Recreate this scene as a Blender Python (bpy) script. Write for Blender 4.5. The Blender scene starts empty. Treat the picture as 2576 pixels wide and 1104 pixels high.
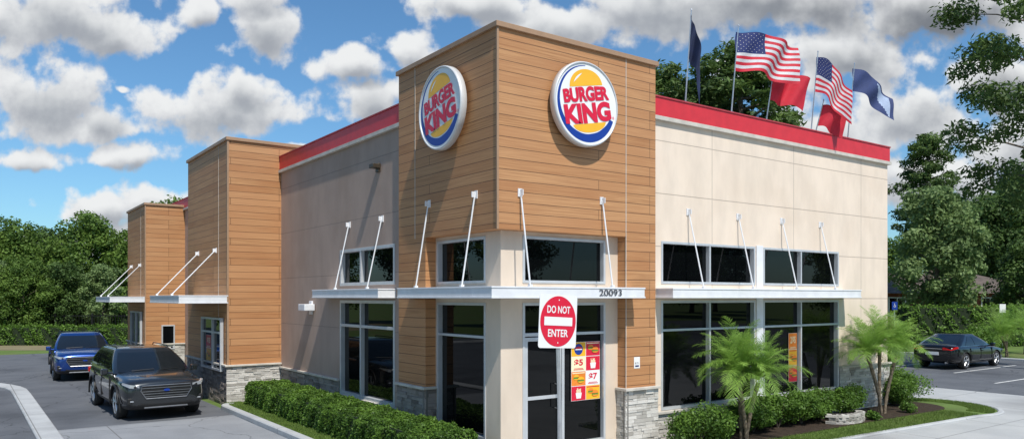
import bpy, bmesh, math, random
import numpy as np
from mathutils import Vector, Matrix, Euler
R = math.radians
scene = bpy.context.scene
COL = scene.collection

# ------------------------------------------------------------------ site axes
CAMP = Vector((-7.358, -10.595, 3.0))
FW = Vector((.5861, .8103, 0)); RT = Vector((.8103, -.5861, 0))
def site(r, f, z=0.0):
    p = CAMP + FW*f + RT*r
    return Vector((p.x, p.y, z))

# ------------------------------------------------------------------ materials
class N:
    def __init__(s, nt): s.nt = nt
    def __call__(s, typ, **kw):
        n = s.nt.nodes.new(typ)
        for k, v in kw.items(): setattr(n, k, v)
        return n
    def link(s, a, b): s.nt.links.new(a, b)
    def math(s, op, a, b=None, c=None, clamp=False):
        n = s.nt.nodes.new('ShaderNodeMath'); n.operation = op; n.use_clamp = clamp
        for i, v in enumerate((a, b, c)):
            if v is None: continue
            if isinstance(v, (int, float)): n.inputs[i].default_value = v
            else: s.link(v, n.inputs[i])
        return n.outputs[0]
    def mix(s, fac, a, b, blend='MIX'):
        n = s.nt.nodes.new('ShaderNodeMix'); n.data_type = 'RGBA'; n.blend_type = blend
        for i, v in ((0, fac), (6, a), (7, b)):
            if isinstance(v, (int, float)): n.inputs[i].default_value = v
            elif isinstance(v, (tuple, list)): n.inputs[i].default_value = (*v[:3], 1)
            else: s.link(v, n.inputs[i])
        return n.outputs[2]
    def ss(s, x, lo, hi, a=0.0, b=1.0):
        n = s.nt.nodes.new('ShaderNodeMapRange'); n.interpolation_type = 'SMOOTHSTEP'
        s.link(x, n.inputs[0])
        n.inputs[1].default_value = lo; n.inputs[2].default_value = hi
        n.inputs[3].default_value = a; n.inputs[4].default_value = b
        return n.outputs[0]
    def noise(s, vec, scale, detail=4, rough=.55, dim='3D'):
        n = s.nt.nodes.new('ShaderNodeTexNoise'); n.noise_dimensions = dim
        if vec is not None: s.link(vec, n.inputs['Vector'])
        n.inputs['Scale'].default_value = scale; n.inputs['Detail'].default_value = detail
        n.inputs['Roughness'].default_value = rough
        return n.outputs[0]

def new_mat(name):
    m = bpy.data.materials.new(name); m.use_nodes = True
    nt = m.node_tree; b = nt.nodes['Principled BSDF']
    return m, N(nt), b
def scl(c, k): return tuple(min(1, x*k) for x in c)

def basic(name, col, rough=.6, metal=0.0, var=.12, scale=4.0, bump=0.0, bscale=80.0, spec=.5, coat=0.0, emit=None):
    m, n, b = new_mat(name)
    tc = n('ShaderNodeTexCoord').outputs['Object']
    f = n.noise(tc, scale, 5)
    f = n.ss(f, .3, .7)
    c = n.mix(f, scl(col, 1-var), scl(col, 1+var))
    n.link(c, b.inputs['Base Color'])
    b.inputs['Roughness'].default_value = rough
    b.inputs['Metallic'].default_value = metal
    b.inputs['Specular IOR Level'].default_value = spec
    b.inputs['Coat Weight'].default_value = coat
    b.inputs['Coat Roughness'].default_value = .04
    if bump:
        bn = n('ShaderNodeBump'); bn.inputs['Distance'].default_value = bump
        n.link(n.noise(tc, bscale, 4), bn.inputs['Height']); n.link(bn.outputs[0], b.inputs['Normal'])
    return m

def uv_wall(n):
    tc = n('ShaderNodeTexCoord').outputs['Object']
    sp = n('ShaderNodeSeparateXYZ'); n.link(tc, sp.inputs[0])
    u = n.math('ADD', sp.outputs[0], sp.outputs[1])
    cb = n('ShaderNodeCombineXYZ'); n.link(u, cb.inputs[0]); n.link(sp.outputs[2], cb.inputs[1])
    return tc, u, sp.outputs[2], cb.outputs[0]

def wood_mat():
    m, n, b = new_mat('wood_plank')
    tc, u, v, uv = uv_wall(n)
    br = n('ShaderNodeTexBrick'); n.link(uv, br.inputs['Vector'])
    br.offset = .37; br.offset_frequency = 3; br.squash = 1
    for k, val in (('Scale', 1), ('Mortar Size', .0042), ('Mortar Smooth', .1), ('Bias', 0), ('Brick Width', 3.66), ('Row Height', .185)):
        br.inputs[k].default_value = val
    br.inputs['Color1'].default_value = (0, 0, 0, 1); br.inputs['Color2'].default_value = (1, 1, 1, 1)
    br.inputs['Mortar'].default_value = (0, 0, 0, 1)
    row = n.math('FLOOR', n.math('DIVIDE', v, .185))
    g = n('ShaderNodeCombineXYZ')
    n.link(n.math('ADD', n.math('MULTIPLY', u, .55), n.math('MULTIPLY', row, 7.31)), g.inputs[0])
    n.link(n.math('MULTIPLY', v, 22), g.inputs[1])
    g1 = n.noise(g.outputs[0], 1.6, 7, .65)
    g3 = n('ShaderNodeCombineXYZ')
    n.link(n.math('ADD', n.math('MULTIPLY', u, .5), n.math('MULTIPLY', row, 3.7)), g3.inputs[0]); n.link(n.math('MULTIPLY', row, 5.1), g3.inputs[1])
    g2 = n.noise(g3.outputs[0], 1.0, 2)
    c = n.mix(n.ss(g1, .25, .75), (.32, .140, .054), (.60, .320, .140))
    c = n.mix(n.math('MULTIPLY', n.ss(g2, .3, .7), .65), c, (.40, .165, .060))
    sep = n('ShaderNodeSeparateColor'); n.link(br.outputs['Color'], sep.inputs[0])
    c = n.mix(n.math('MULTIPLY', sep.outputs[0], .45), c, (.60, .32, .15))
    c = n.mix(br.outputs['Fac'], c, (.08, .04, .02))
    n.link(c, b.inputs['Base Color']); b.inputs['Roughness'].default_value = .6
    bn = n('ShaderNodeBump'); bn.inputs['Distance'].default_value = .006
    h = n.math('SUBTRACT', n.math('MULTIPLY', g1, .12), br.outputs['Fac'])
    n.link(h, bn.inputs['Height']); n.link(bn.outputs[0], b.inputs['Normal'])
    return m

def stucco_mat(name, col, jw, jh, joff=0.0, joffz=.0, jc=.55, stain=.35):
    m, n, b = new_mat(name)
    tc, u, v, uv = uv_wall(n)
    def lines(x, per, off):
        t = n.math('PINGPONG', n.math('ADD', x, off), per/2)
        return n.math('LESS_THAN', t, .008)
    j = n.math('MAXIMUM', lines(u, jw, joff), lines(v, jh, joffz))
    st = n('ShaderNodeCombineXYZ'); n.link(u, st.inputs[0]); n.link(n.math('MULTIPLY', v, .35), st.inputs[1])
    s1 = n.noise(st.outputs[0], 2.2, 6, .6); s2 = n.noise(tc, .7, 4)
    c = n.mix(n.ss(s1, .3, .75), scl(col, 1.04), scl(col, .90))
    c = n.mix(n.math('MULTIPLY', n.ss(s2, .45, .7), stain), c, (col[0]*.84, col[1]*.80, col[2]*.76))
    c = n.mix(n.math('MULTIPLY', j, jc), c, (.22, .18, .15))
    n.link(c, b.inputs['Base Color']); b.inputs['Roughness'].default_value = .85
    bn = n('ShaderNodeBump'); bn.inputs['Distance'].default_value = .005; bn.inputs['Strength'].default_value = .6
    n.link(n.math('SUBTRACT', n.noise(tc, 90, 3), n.math('MULTIPLY', j, 1.2)), bn.inputs['Height'])
    n.link(bn.outputs[0], b.inputs['Normal'])
    return m

def shade_mat(name, dark, light, rough=.6, transl=0.0, bump=0.0, spec=.3, nscale=.5, namt=.4):
    m, n, b = new_mat(name)
    at = n('ShaderNodeAttribute', attribute_name='shade').outputs['Fac']
    tc = n('ShaderNodeTexCoord').outputs['Object']
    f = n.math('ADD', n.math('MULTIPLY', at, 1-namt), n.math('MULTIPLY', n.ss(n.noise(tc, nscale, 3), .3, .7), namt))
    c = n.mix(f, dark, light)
    n.link(c, b.inputs['Base Color']); b.inputs['Roughness'].default_value = rough
    b.inputs['Specular IOR Level'].default_value = spec
    if bump:
        bn = n('ShaderNodeBump'); bn.inputs['Distance'].default_value = bump
        n.link(n.noise(tc, 35, 5), bn.inputs['Height']); n.link(bn.outputs[0], b.inputs['Normal'])
    if transl:
        t = n('ShaderNodeBsdfTranslucent'); n.link(n.mix(.5, c, light), t.inputs[0])
        mx = n('ShaderNodeMixShader'); mx.inputs[0].default_value = transl
        out = m.node_tree.nodes['Material Output']
        n.link(b.outputs[0], mx.inputs[1]); n.link(t.outputs[0], mx.inputs[2]); n.link(mx.outputs[0], out.inputs[0])
    return m

def ground_mat(name, c1, c2, scale, fine=60, c3=None, joints=None, rough=.9, bump=.004, cracks=False):
    m, n, b = new_mat(name)
    tc = n('ShaderNodeTexCoord').outputs['Object']
    c = n.mix(n.ss(n.noise(tc, scale, 6, .6), .3, .7), c1, c2)
    fn = n.noise(tc, fine, 3)
    c = n.mix(n.ss(fn, .25, .8, 0, .55), c, scl(c2, 1.35))
    if c3: c = n.mix(n.ss(n.noise(tc, scale*.23, 4), .5, .7, 0, .8), c, c3)
    if cracks:
        wn = n('ShaderNodeTexNoise'); n.link(tc, wn.inputs['Vector']); wn.inputs['Scale'].default_value = 1.5; wn.inputs['Detail'].default_value = 5
        va = n('ShaderNodeVectorMath', operation='MULTIPLY_ADD'); n.link(wn.outputs['Color'], va.inputs[0]); va.inputs[1].default_value = (.9, .9, 0); n.link(tc, va.inputs[2])
        vo = n('ShaderNodeTexVoronoi'); vo.feature = 'DISTANCE_TO_EDGE'; n.link(va.outputs[0], vo.inputs['Vector']); vo.inputs['Scale'].default_value = .28
        ck = n.math('LESS_THAN', vo.outputs['Distance'], .0035)
        c = n.mix(n.math('MULTIPLY', ck, .6), c, scl(c1, .35))
    if joints:
        sp = n('ShaderNodeSeparateXYZ'); n.link(tc, sp.inputs[0])
        jx = n.math('LESS_THAN', n.math('PINGPONG', sp.outputs[0], joints/2), .012)
        jy = n.math('LESS_THAN', n.math('PINGPONG', sp.outputs[1], joints/2), .012)
        c = n.mix(n.math('MULTIPLY', n.math('MAXIMUM', jx, jy), .6), c, (.08, .075, .07))
    n.link(c, b.inputs['Base Color']); b.inputs['Roughness'].default_value = rough
    b.inputs['Specular IOR Level'].default_value = .25
    bn = n('ShaderNodeBump'); bn.inputs['Distance'].default_value = bump
    n.link(fn, bn.inputs['Height']); n.link(bn.outputs[0], b.inputs['Normal'])
    return m

M = {}
M['wood'] = wood_mat()
M['stucco'] = stucco_mat('stucco', (.80, .67, .545), 2.93, 1.06, .15, .22)
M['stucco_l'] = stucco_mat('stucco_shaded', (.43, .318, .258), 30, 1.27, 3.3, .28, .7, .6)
M['stucco_s'] = stucco_mat('stucco_smooth', (.70, .585, .47), 60, 60, 31.3, 33.1)
M['red'] = basic('red_metal', (.62, .032, .042), .45, 0, .06)
M['white'] = basic('white_metal', (.76, .77, .79), .35, 0, .05)
M['alu'] = basic('aluminium_frame', (.60, .62, .64), .35, .3, .05)
M['tan'] = basic('tan_metal', (.38, .235, .14), .5, 0, .06)
M['bronze'] = basic('bronze_metal', (.09, .07, .05), .4, .5)
M['silver'] = basic('silver_metal', (.62, .63, .65), .3, .8)
M['rim'] = basic('pale_rim', (.66, .67, .68), .35, .15, .04)
M['chrome'] = basic('chrome', (.75, .75, .76), .12, 1.0, .02)
M['black'] = basic('black_plastic', (.015, .015, .016), .45, 0, .1)
M['rubber'] = basic('tyre_rubber', (.02, .02, .02), .8, 0, .1)
M['num'] = basic('dark_number_metal', (.10, .10, .11), .4, .4)
M['roof'] = basic('roof_membrane', (.5, .5, .5), .8)
M['signwhite'] = basic('sign_white', (.86, .86, .85), .3, 0, .02)
M['signred'] = basic('sign_red', (.70, .012, .045), .35, 0, .03)
M['signblue'] = basic('sign_blue', (.010, .045, .30), .35, 0, .03)
M['signyel'] = basic('sign_yellow', (.92, .48, .025), .35, 0, .03)
M['yellite'] = basic('pale_yellow', (.95, .85, .55), .35, 0, .03)
M['orange'] = basic('poster_orange', (.85, .25, .03), .5)
M['brown'] = basic('poster_brown', (.16, .06, .02), .5)
M['green_p'] = basic('poster_green', (.12, .35, .04), .5)
M['glass'] = basic('dark_glass', (.0025, .003, .0035), .010, 0, .1, spec=.30)
M['carglass'] = basic('car_glass', (.008, .010, .012), .02, 0, .05, spec=1.0)
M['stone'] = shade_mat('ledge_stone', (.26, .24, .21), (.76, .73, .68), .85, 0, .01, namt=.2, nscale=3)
M['stone_d'] = shade_mat('shaded_ledge_stone', (.12, .10, .09), (.42, .37, .34), .85, 0, .01, namt=.2, nscale=3)  # darker copy of the ledge stone, side-face shade put into the colour
M['mortar'] = basic('mortar', (.17, .16, .145), .9)
M['cap'] = basic('stone_cap', (.56, .52, .46), .8, bump=.004)
M['brick'] = shade_mat('red_brick', (.16, .05, .035), (.32, .11, .07), .9, namt=.9, nscale=3)
M['shingle'] = basic('roof_shingle', (.11, .085, .07), .9, var=.3, scale=2)
M['paint_grey'] = basic('grey_car_paint', (.028, .032, .037), .22, .5, .03, coat=1)
M['paint_blue'] = basic('blue_car_paint', (.006, .045, .23), .22, .5, .03, coat=1)
M['paint_black'] = basic('black_car_paint', (.005, .005, .006), .2, .2, .03, coat=.8)
M['grillebar'] = basic('grille_bar_metal', (.26, .27, .29), .3, .7)
M['lamp'] = basic('lamp_lens', (.46, .49, .53), .08, .3)
M['tail'] = basic('tail_lens', (.50, .01, .01), .15)
M['bark'] = basic('bark', (.15, .12, .095), .95, 0, .35, 6, .03, 18)
M['palmbark'] = basic('palm_bark', (.20, .155, .11), .95, 0, .35, 12, .03, 22)
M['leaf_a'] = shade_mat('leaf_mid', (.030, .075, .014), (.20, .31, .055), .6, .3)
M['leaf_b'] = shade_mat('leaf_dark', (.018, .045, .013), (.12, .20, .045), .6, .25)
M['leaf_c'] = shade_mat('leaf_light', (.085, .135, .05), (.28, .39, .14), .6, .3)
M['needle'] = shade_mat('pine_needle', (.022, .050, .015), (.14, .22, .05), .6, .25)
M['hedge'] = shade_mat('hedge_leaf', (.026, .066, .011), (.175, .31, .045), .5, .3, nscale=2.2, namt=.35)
M['frond'] = shade_mat('palm_frond', (.10, .22, .035), (.38, .58, .12), .5, .4, nscale=2)
M['core'] = basic('foliage_core', (.014, .026, .008), .95)
M['grassblade'] = shade_mat('grass_blade', (.07, .12, .022), (.22, .32, .07), .6, .3, nscale=1.5)
M['grass'] = ground_mat('grass_ground', (.08, .125, .030), (.12, .18, .045), 1.2, 40, (.15, .15, .06))
M['straw'] = ground_mat('straw_ground', (.17, .14, .08), (.22, .19, .11), .8, 30, (.09, .14, .035))
M['mulch'] = ground_mat('mulch', (.030, .021, .015), (.065, .045, .031), 9, 70, bump=.03)
M['asphalt'] = ground_mat('asphalt', (.088, .094, .106), (.125, .132, .145), .9, 130, (.062, .066, .075), cracks=True)
M['concrete'] = ground_mat('concrete', (.33, .34, .345), (.42, .425, .42), .8, 90, (.27, .27, .27), joints=3.0)
M['pad'] = ground_mat('concrete_pad', (.20, .21, .225), (.27, .28, .295), .7, 90, (.13, .135, .145), joints=4.6, cracks=True)
M['kerb'] = ground_mat('kerb_concrete', (.34, .35, .36), (.44, .45, .45), 1.5, 90, (.26, .26, .26), joints=6.0)
M['line'] = basic('road_paint', (.62, .62, .60), .7, 0, .2, 8)
M['fnavy'] = basic('navy_cloth', (.012, .022, .07), .8)
M['fblue'] = basic('blue_cloth', (.016, .028, .13), .8)
M['fred'] = basic('red_cloth', (.58, .018, .04), .7)
M['fwhite'] = basic('white_cloth', (.64, .64, .66), .8)
M['fsteel'] = basic('steel_blue_cloth', (.035, .055, .16), .8)
M['fpale'] = basic('pale_blue_cloth', (.38, .46, .62), .8)

# ------------------------------------------------------------------ mesh helpers
class MB:
    def __init__(s): s.v = []; s.f = []; s.mi = []; s.sh = []
    def add(s, vs, fs, mi=0, sh=.5):
        o = len(s.v); s.v += [tuple(p) for p in vs]
        for f in fs:
            s.f.append(tuple(i+o for i in f)); s.mi.append(mi); s.sh.append(sh)
    def box(s, a, b, mi=0, sh=.5):
        x0, y0, z0 = a; x1, y1, z1 = b
        x0, x1 = min(x0, x1), max(x0, x1); y0, y1 = min(y0, y1), max(y0, y1); z0, z1 = min(z0, z1), max(z0, z1)
        s.add([(x0,y0,z0),(x1,y0,z0),(x1,y1,z0),(x0,y1,z0),(x0,y0,z1),(x1,y0,z1),(x1,y1,z1),(x0,y1,z1)],
              [(0,3,2,1),(4,5,6,7),(0,1,5,4),(1,2,6,5),(2,3,7,6),(3,0,4,7)], mi, sh)
    def quad(s, a, b, c, d, mi=0, sh=.5): s.add([a, b, c, d], [(0,1,2,3)], mi, sh)
    def tube(s, p0, p1, r0, r1=None, n=8, mi=0, cap=True, sh=.5):
        r1 = r0 if r1 is None else r1
        p0 = Vector(p0); p1 = Vector(p1); d = (p1-p0).normalized()
        a = d.orthogonal().normalized(); b = d.cross(a)
        vs = []
        for p, r in ((p0, r0), (p1, r1)):
            for i in range(n):
                t = 2*math.pi*i/n; vs.append(p + a*math.cos(t)*r + b*math.sin(t)*r)
        fs = [(i, (i+1) % n, n+(i+1) % n, n+i) for i in range(n)]
        if cap: fs += [tuple(range(n-1, -1, -1)), tuple(range(n, 2*n))]
        s.add(vs, fs, mi, sh)
    def path(s, pts, rs, n=8, mi=0, sh=.5):
        pts = [Vector(p) for p in pts]; vs = []; k = len(pts)
        a = None
        for i, p in enumerate(pts):
            d = (pts[min(i+1, k-1)] - pts[max(i-1, 0)]).normalized()
            if a is None: a = d.orthogonal().normalized()
            a = (a - d*a.dot(d)).normalized(); b = d.cross(a)
            for j in range(n):
                t = 2*math.pi*j/n; vs.append(p + (a*math.cos(t)+b*math.sin(t))*rs[i])
        fs = [(i*n+j, i*n+(j+1) % n, (i+1)*n+(j+1) % n, (i+1)*n+j) for i in range(k-1) for j in range(n)]
        fs += [tuple(range(n-1, -1, -1)), tuple(range((k-1)*n, k*n))]
        s.add(vs, fs, mi, sh)
    def obj(s, name, mats, parent=None, smooth=False, bevel=0.0, shade=False):
        me = bpy.data.meshes.new(name); me.from_pydata(s.v, [], s.f)
        if not isinstance(mats, (list, tuple)): mats = [mats]
        for m in mats: me.materials.append(m)
        if len(mats) > 1: me.polygons.foreach_set('material_index', s.mi)
        if smooth: me.polygons.foreach_set('use_smooth', [True]*len(s.f))
        if shade:
            at = me.attributes.new('shade', 'FLOAT', 'FACE'); at.data.foreach_set('value', s.sh)
        me.update()
        return mkobj(name, me, parent, bevel)
def mkobj(name, me, parent=None, bevel=0.0):
    o = bpy.data.objects.new(name, me); COL.objects.link(o)
    if parent is not None: attach(o, parent)
    if bevel:
        md = o.modifiers.new('bev', 'BEVEL'); md.width = bevel; md.segments = 2; md.limit_method = 'ANGLE'
    return o
LOCAL = False
def attach(o, parent):
    o.parent = parent
    if not LOCAL:
        o.matrix_parent_inverse = WM[parent.name].inverted() if parent.name in WM else Matrix.Identity(4)
WM = {}
def thing(name, loc, label, category, group=None, rot=0.0):
    e = bpy.data.objects.new(name, None); COL.objects.link(e)
    e.location = loc; e.rotation_euler = (0, 0, rot); e.empty_display_size = .3
    WM[e.name] = Matrix.Translation(loc) @ Matrix.Rotation(rot, 4, 'Z')
    e['label'] = label; e['category'] = category
    if group: e['group'] = group
    return e
def structure(o):
    o['kind'] = 'structure'; return o

def text_geo(s, w, h, bold=0.0, extrude=.006):
    cu = bpy.data.curves.new('t', 'FONT'); cu.body = s; cu.size = 1; cu.extrude = 0.0; cu.offset = bold
    cu.resolution_u = 4
    ob = bpy.data.objects.new('t', cu); COL.objects.link(ob)
    bpy.context.view_layer.update()
    me = bpy.data.meshes.new_from_object(ob.evaluated_get(bpy.context.evaluated_depsgraph_get()))
    vs = [v.co.copy() for v in me.vertices]; fs = [tuple(p.vertices) for p in me.polygons]
    bpy.data.objects.remove(ob)
    x0 = min(v.x for v in vs); x1 = max(v.x for v in vs); y0 = min(v.y for v in vs); y1 = max(v.y for v in vs)
    out = [((v.x-(x0+x1)/2)*w/(x1-x0), (v.y-(y0+y1)/2)*h/(y1-y0)) for v in vs]
    return out, fs
def flat_obj(name, parts, frame, mats, parent, off=0.0):
    o, xd, yd, nd = frame
    mb = MB()
    for pts, fs, mi, dp in parts:
        mb.add([o + xd*p[0] + yd*p[1] + nd*(dp+off) for p in pts], fs, mi)
    return mb.obj(name, mats, parent)
def rot2(pts, a, cx=0, cy=0):
    c, s = math.cos(a), math.sin(a)
    return [(cx + p[0]*c - p[1]*s, cy + p[0]*s + p[1]*c) for p in pts]
def rect2(x0, y0, x1, y1): return ([(x0, y0), (x1, y0), (x1, y1), (x0, y1)], [(0,1,2,3)])
def ell2(cx, cy, rx, ry, n=40, a0=0, a1=2*math.pi):
    full = abs(a1-a0-2*math.pi) < 1e-6
    k = n if full else n+1
    return ([(cx+rx*math.cos(a0+(a1-a0)*i/n), cy+ry*math.sin(a0+(a1-a0)*i/n)) for i in range(k)], [tuple(range(k))])

def wall(mb, plane, pos, u0, u1, z0, z1, ops, depth=.2, mi=0):
    def P(u, d, z): return (u, pos+d, z) if plane == 'Y' else (pos+d, u, z)
    us = sorted(set([u0, u1] + [o[0] for o in ops] + [o[1] for o in ops]))
    zs = sorted(set([z0, z1] + [o[2] for o in ops] + [o[3] for o in ops]))
    for i in range(len(us)-1):
        for j in range(len(zs)-1):
            uc = (us[i]+us[i+1])/2; zc = (zs[j]+zs[j+1])/2
            if any(o[0] < uc < o[1] and o[2] < zc < o[3] for o in ops): continue
            mb.quad(P(us[i],0,zs[j]), P(us[i+1],0,zs[j]), P(us[i+1],0,zs[j+1]), P(us[i],0,zs[j+1]), mi)
    for a, b, c, d in ops:
        mb.quad(P(a,0,c), P(a,depth,c), P(a,depth,d), P(a,0,d), mi)
        mb.quad(P(b,0,c), P(b,depth,c), P(b,depth,d), P(b,0,d), mi)
        mb.quad(P(a,0,c), P(b,0,c), P(b,depth,c), P(a,depth,c), mi)
        mb.quad(P(a,0,d), P(b,0,d), P(b,depth,d), P(a,depth,d), mi)
def pbox(mb, plane, pos, u0, u1, d0, d1, z0, z1, mi=0, sh=.5):
    if plane == 'Y': mb.box((u0, pos+d0, z0), (u1, pos+d1, z1), mi, sh)
    else: mb.box((pos+d0, u0, z0), (pos+d1, u1, z1), mi, sh)
def window(parent, plane, pos, u0, u1, z0, z1, mu=(), mz=(), fw=.05, proud=.015, gl=.09, mat='alu'):
    mb = MB()
    def bar(a, b, c, d, dd=0): pbox(mb, plane, pos, a, b, -proud+dd, gl+.02, c, d)
    bar(u0, u0+fw, z0, z1); bar(u1-fw, u1, z0, z1)
    bar(u0+fw, u1-fw, z0, z0+fw); bar(u0+fw, u1-fw, z1-fw, z1)
    for m in mu: bar(m-fw*.45, m+fw*.45, z0+fw, z1-fw, .006)
    for m in mz: bar(u0+fw, u1-fw, m-fw*.45, m+fw*.45, .011)
    w = mb.obj('window', M[mat], parent, bevel=.004)
    us = [u0+fw*.5] + list(mu) + [u1-fw*.5]; zs = [z0+fw*.5] + sorted(mz) + [z1-fw*.5]
    rnd = random.Random(int(u0*100+z0*10))
    for i in range(len(us)-1):
        for j in range(len(zs)-1):
            g = MB()
            t = [rnd.uniform(-.006, .006) for _ in range(2)]
            def P(u, z, d): return (u, pos+gl+d, z) if plane == 'Y' else (pos+gl+d, u, z)
            g.quad(P(us[i], zs[j], 0), P(us[i+1], zs[j], t[0]), P(us[i+1], zs[j+1], t[0]+t[1]), P(us[i], zs[j+1], t[1]))
            g.obj('glass', M['glass'], w)
    return w
def stone_face(mb, rng, plane, pos, u0, u1, z0, z1):
    pbox(mb, plane, pos, u0, u1, -.012, .02, z0, z1, 1)
    z = z0
    while z < z1-.02:
        h = min(rng.choice([.045, .055, .065, .08]), z1-z)
        if z1-(z+h) < .035: h = z1-z
        u = u0 - .0
        while u < u1-.01:
            w = min(rng.uniform(.10, .34), u1-u)
            if u1-(u+w) < .06: w = u1-u
            pr = rng.uniform(.020, .045)
            pbox(mb, plane, pos, u+.0025, u+w-.0025, -pr, .0, z+.0025, z+h-.0025, 0, rng.betavariate(2, 1.4))
            u += w
        z += h

# ================================================================== BUILDING
B = thing('restaurant_building', (0, 0, 0), 'fast food restaurant with wood plank towers and beige stucco walls', 'restaurant')
H1 = 7.60
mb = MB()
mb.box((0, 0, 4.16), (3.82, 3.58, H1))
mb.box((3.01, 0, 1.2), (3.82, .6, 4.16)); mb.box((0, 2.46, 1.2), (.6, 3.58, 4.16))
tower = mb.obj('tower', M['wood'], B)
tower['label'] = 'tall corner tower clad in brown wood planks'
mb = MB()
mb.box((-.05, -.05, H1-.03), (3.87, 3.63, H1+.06))
mb.box((-.02, -.02, 4.15), (.02, .02, H1-.03))
mb.obj('tower_coping', M['tan'], B, bevel=.006)
mb = MB()
mb.box((3.0, -.008, 1.25), (3.014, .0, H1-.03)); mb.obj('joint_trim', M['cap'], B)
mb = MB()
mb.box((-.008, 2.87, 4.16), (0, 2.882, H1-.03)); mb.obj('joint_trim', M['cap'], B)

mb = MB()
r = .23
wall(mb, 'Y', r, r, 3.01, 0, 4.157, [(.70, 2.68, 3.25, 4.09), (.70, 2.68, .03, 2.90)], .16)
wall(mb, 'X', r, r, 2.46, 0, 4.157, [(.69, 2.40, 3.25, 4.09), (.69, 2.40, .45, 2.90)], .16)
mb.obj('entrance_wall', M['stucco_s'], B)
window(B, 'Y', r, .70, 2.68, 3.25, 4.09, fw=.05)
window(B, 'X', r, .69, 2.40, 3.25, 4.09, fw=.05)
window(B, 'X', r, .69, 2.40, .45, 2.90, (), (2.28,))
mb = MB()
def sf(a, b, c, d, p=-.015): pbox(mb, 'Y', r, a, b, p, .11, c, d)
sf(.70, .75, .03, 2.9); sf(2.63, 2.68, .03, 2.9); sf(.75, 2.63, 2.85, 2.9)
sf(1.60, 1.66, .03, 2.85, -.009); sf(.75, 1.60, 2.30, 2.36, -.012); sf(1.66, 2.63, 2.30, 2.35, -.012)
sf(1.66, 2.63, .25, .31, -.012); sf(1.66, 2.63, .03, .25, .03)
fr = mb.obj('storefront', M['alu'], B, bevel=.004)
for a, b, c, d in ((.75, 1.60, 2.36, 2.85), (1.66, 2.63, 2.35, 2.85), (1.66, 2.63, .31, 2.30)):
    g = MB()
    g.quad((a-.01, r+.075, c-.01), (b+.01, r+.075, c-.01), (b+.01, r+.077, d+.01), (a-.01, r+.077, d+.01))
    g.obj('glass', M['glass'], fr)
mb = MB()
def dr(a, b, c, d, p=.0): pbox(mb, 'Y', r, a, b, p, .07, c, d)
dr(.76, .82, .05, 2.28); dr(1.53, 1.59, .05, 2.28); dr(.82, 1.53, 2.21, 2.28); dr(.82, 1.53, .05, .22); dr(.82, 1.53, 1.16, 1.22, .005)
door = mb.obj('door', M['alu'], B, bevel=.004)
g = MB(); g.quad((.81, r+.045, .2), (1.54, r+.045, .2), (1.54, r+.045, 2.22), (.81, r+.045, 2.22)); g.obj('glass', M['glass'], door)
g = MB(); g.path([(1.46, r+.02, .98), (1.46, r-.06, .98), (1.46, r-.06, 1.42), (1.46, r+.02, 1.42)], [.012]*4, 8)
g.obj('handle', M['silver'], door)

Wp = .08
mb = MB()
ops = [(4.06, 7.10, 3.27, 4.13), (7.39, 10.45, 3.27, 4.13), (4.06, 7.10, .72, 2.93), (7.39, 10.45, .72, 2.93)]
wall(mb, 'Y', Wp, 3.82, 12.8, 0, 6.54, ops)
mb.quad((12.8, Wp, 0), (12.8, 28, 0), (12.8, 28, 6.54), (12.8, Wp, 6.54))
mb.obj('front_wall', M['stucco'], B)
mb = MB()
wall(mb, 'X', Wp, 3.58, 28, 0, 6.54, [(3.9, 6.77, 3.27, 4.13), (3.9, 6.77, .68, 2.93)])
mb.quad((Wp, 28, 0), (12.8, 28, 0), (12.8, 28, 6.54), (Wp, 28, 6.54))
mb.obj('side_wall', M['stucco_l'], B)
mb = MB(); mb.box((.3, .3, 6.3), (12.6, 27.8, 6.4)); mb.obj('roof', M['roof'], B)
for o in ops:
    mid = 5.56 if o[0] < 6 else 8.86
    window(B, 'Y', Wp, *o, (mid,), (2.33,) if o[2] < 1 else ())
window(B, 'X', Wp, 3.9, 6.77, 3.27, 4.13, (5.62,), (), .07)
window(B, 'X', Wp, 3.9, 6.77, .68, 2.93, (5.62,), (2.33,), .07)
mb = MB(); mb.box((7.13, Wp-.03, .72), (7.36, Wp-.002, 4.16)); mb.obj('pilaster', M['white'], B, bevel=.004)
mb = MB()
mb.box((3.82, .03, 6.62), (12.83, .30, 6.99)); mb.box((.03, 3.58, 6.62), (.30, 27.9, 6.99)); mb.box((12.56, .30, 6.62), (12.83, 27.9, 6.99))
mb.obj('red_band', M['red'], B)
mb = MB(); mb.box((3.82, .0, 6.54), (12.86, .31, 6.618)); mb.obj('band_trim', M['cap'], B)
mb = MB(); mb.box((.0, 3.58, 6.54), (.31, 27.9, 6.618)); mb.obj('band_trim', M['cap'], B)
cr = basic('coping_red', (.42, .05, .06), .5)
mb = MB(); mb.box((3.82, .01, 6.992), (12.85, .34, 7.02)); mb.obj('parapet_coping', cr, B)
mb = MB(); mb.box((.01, 3.58, 6.992), (.34, 27.92, 7.02)); mb.obj('parapet_coping', cr, B)

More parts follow.
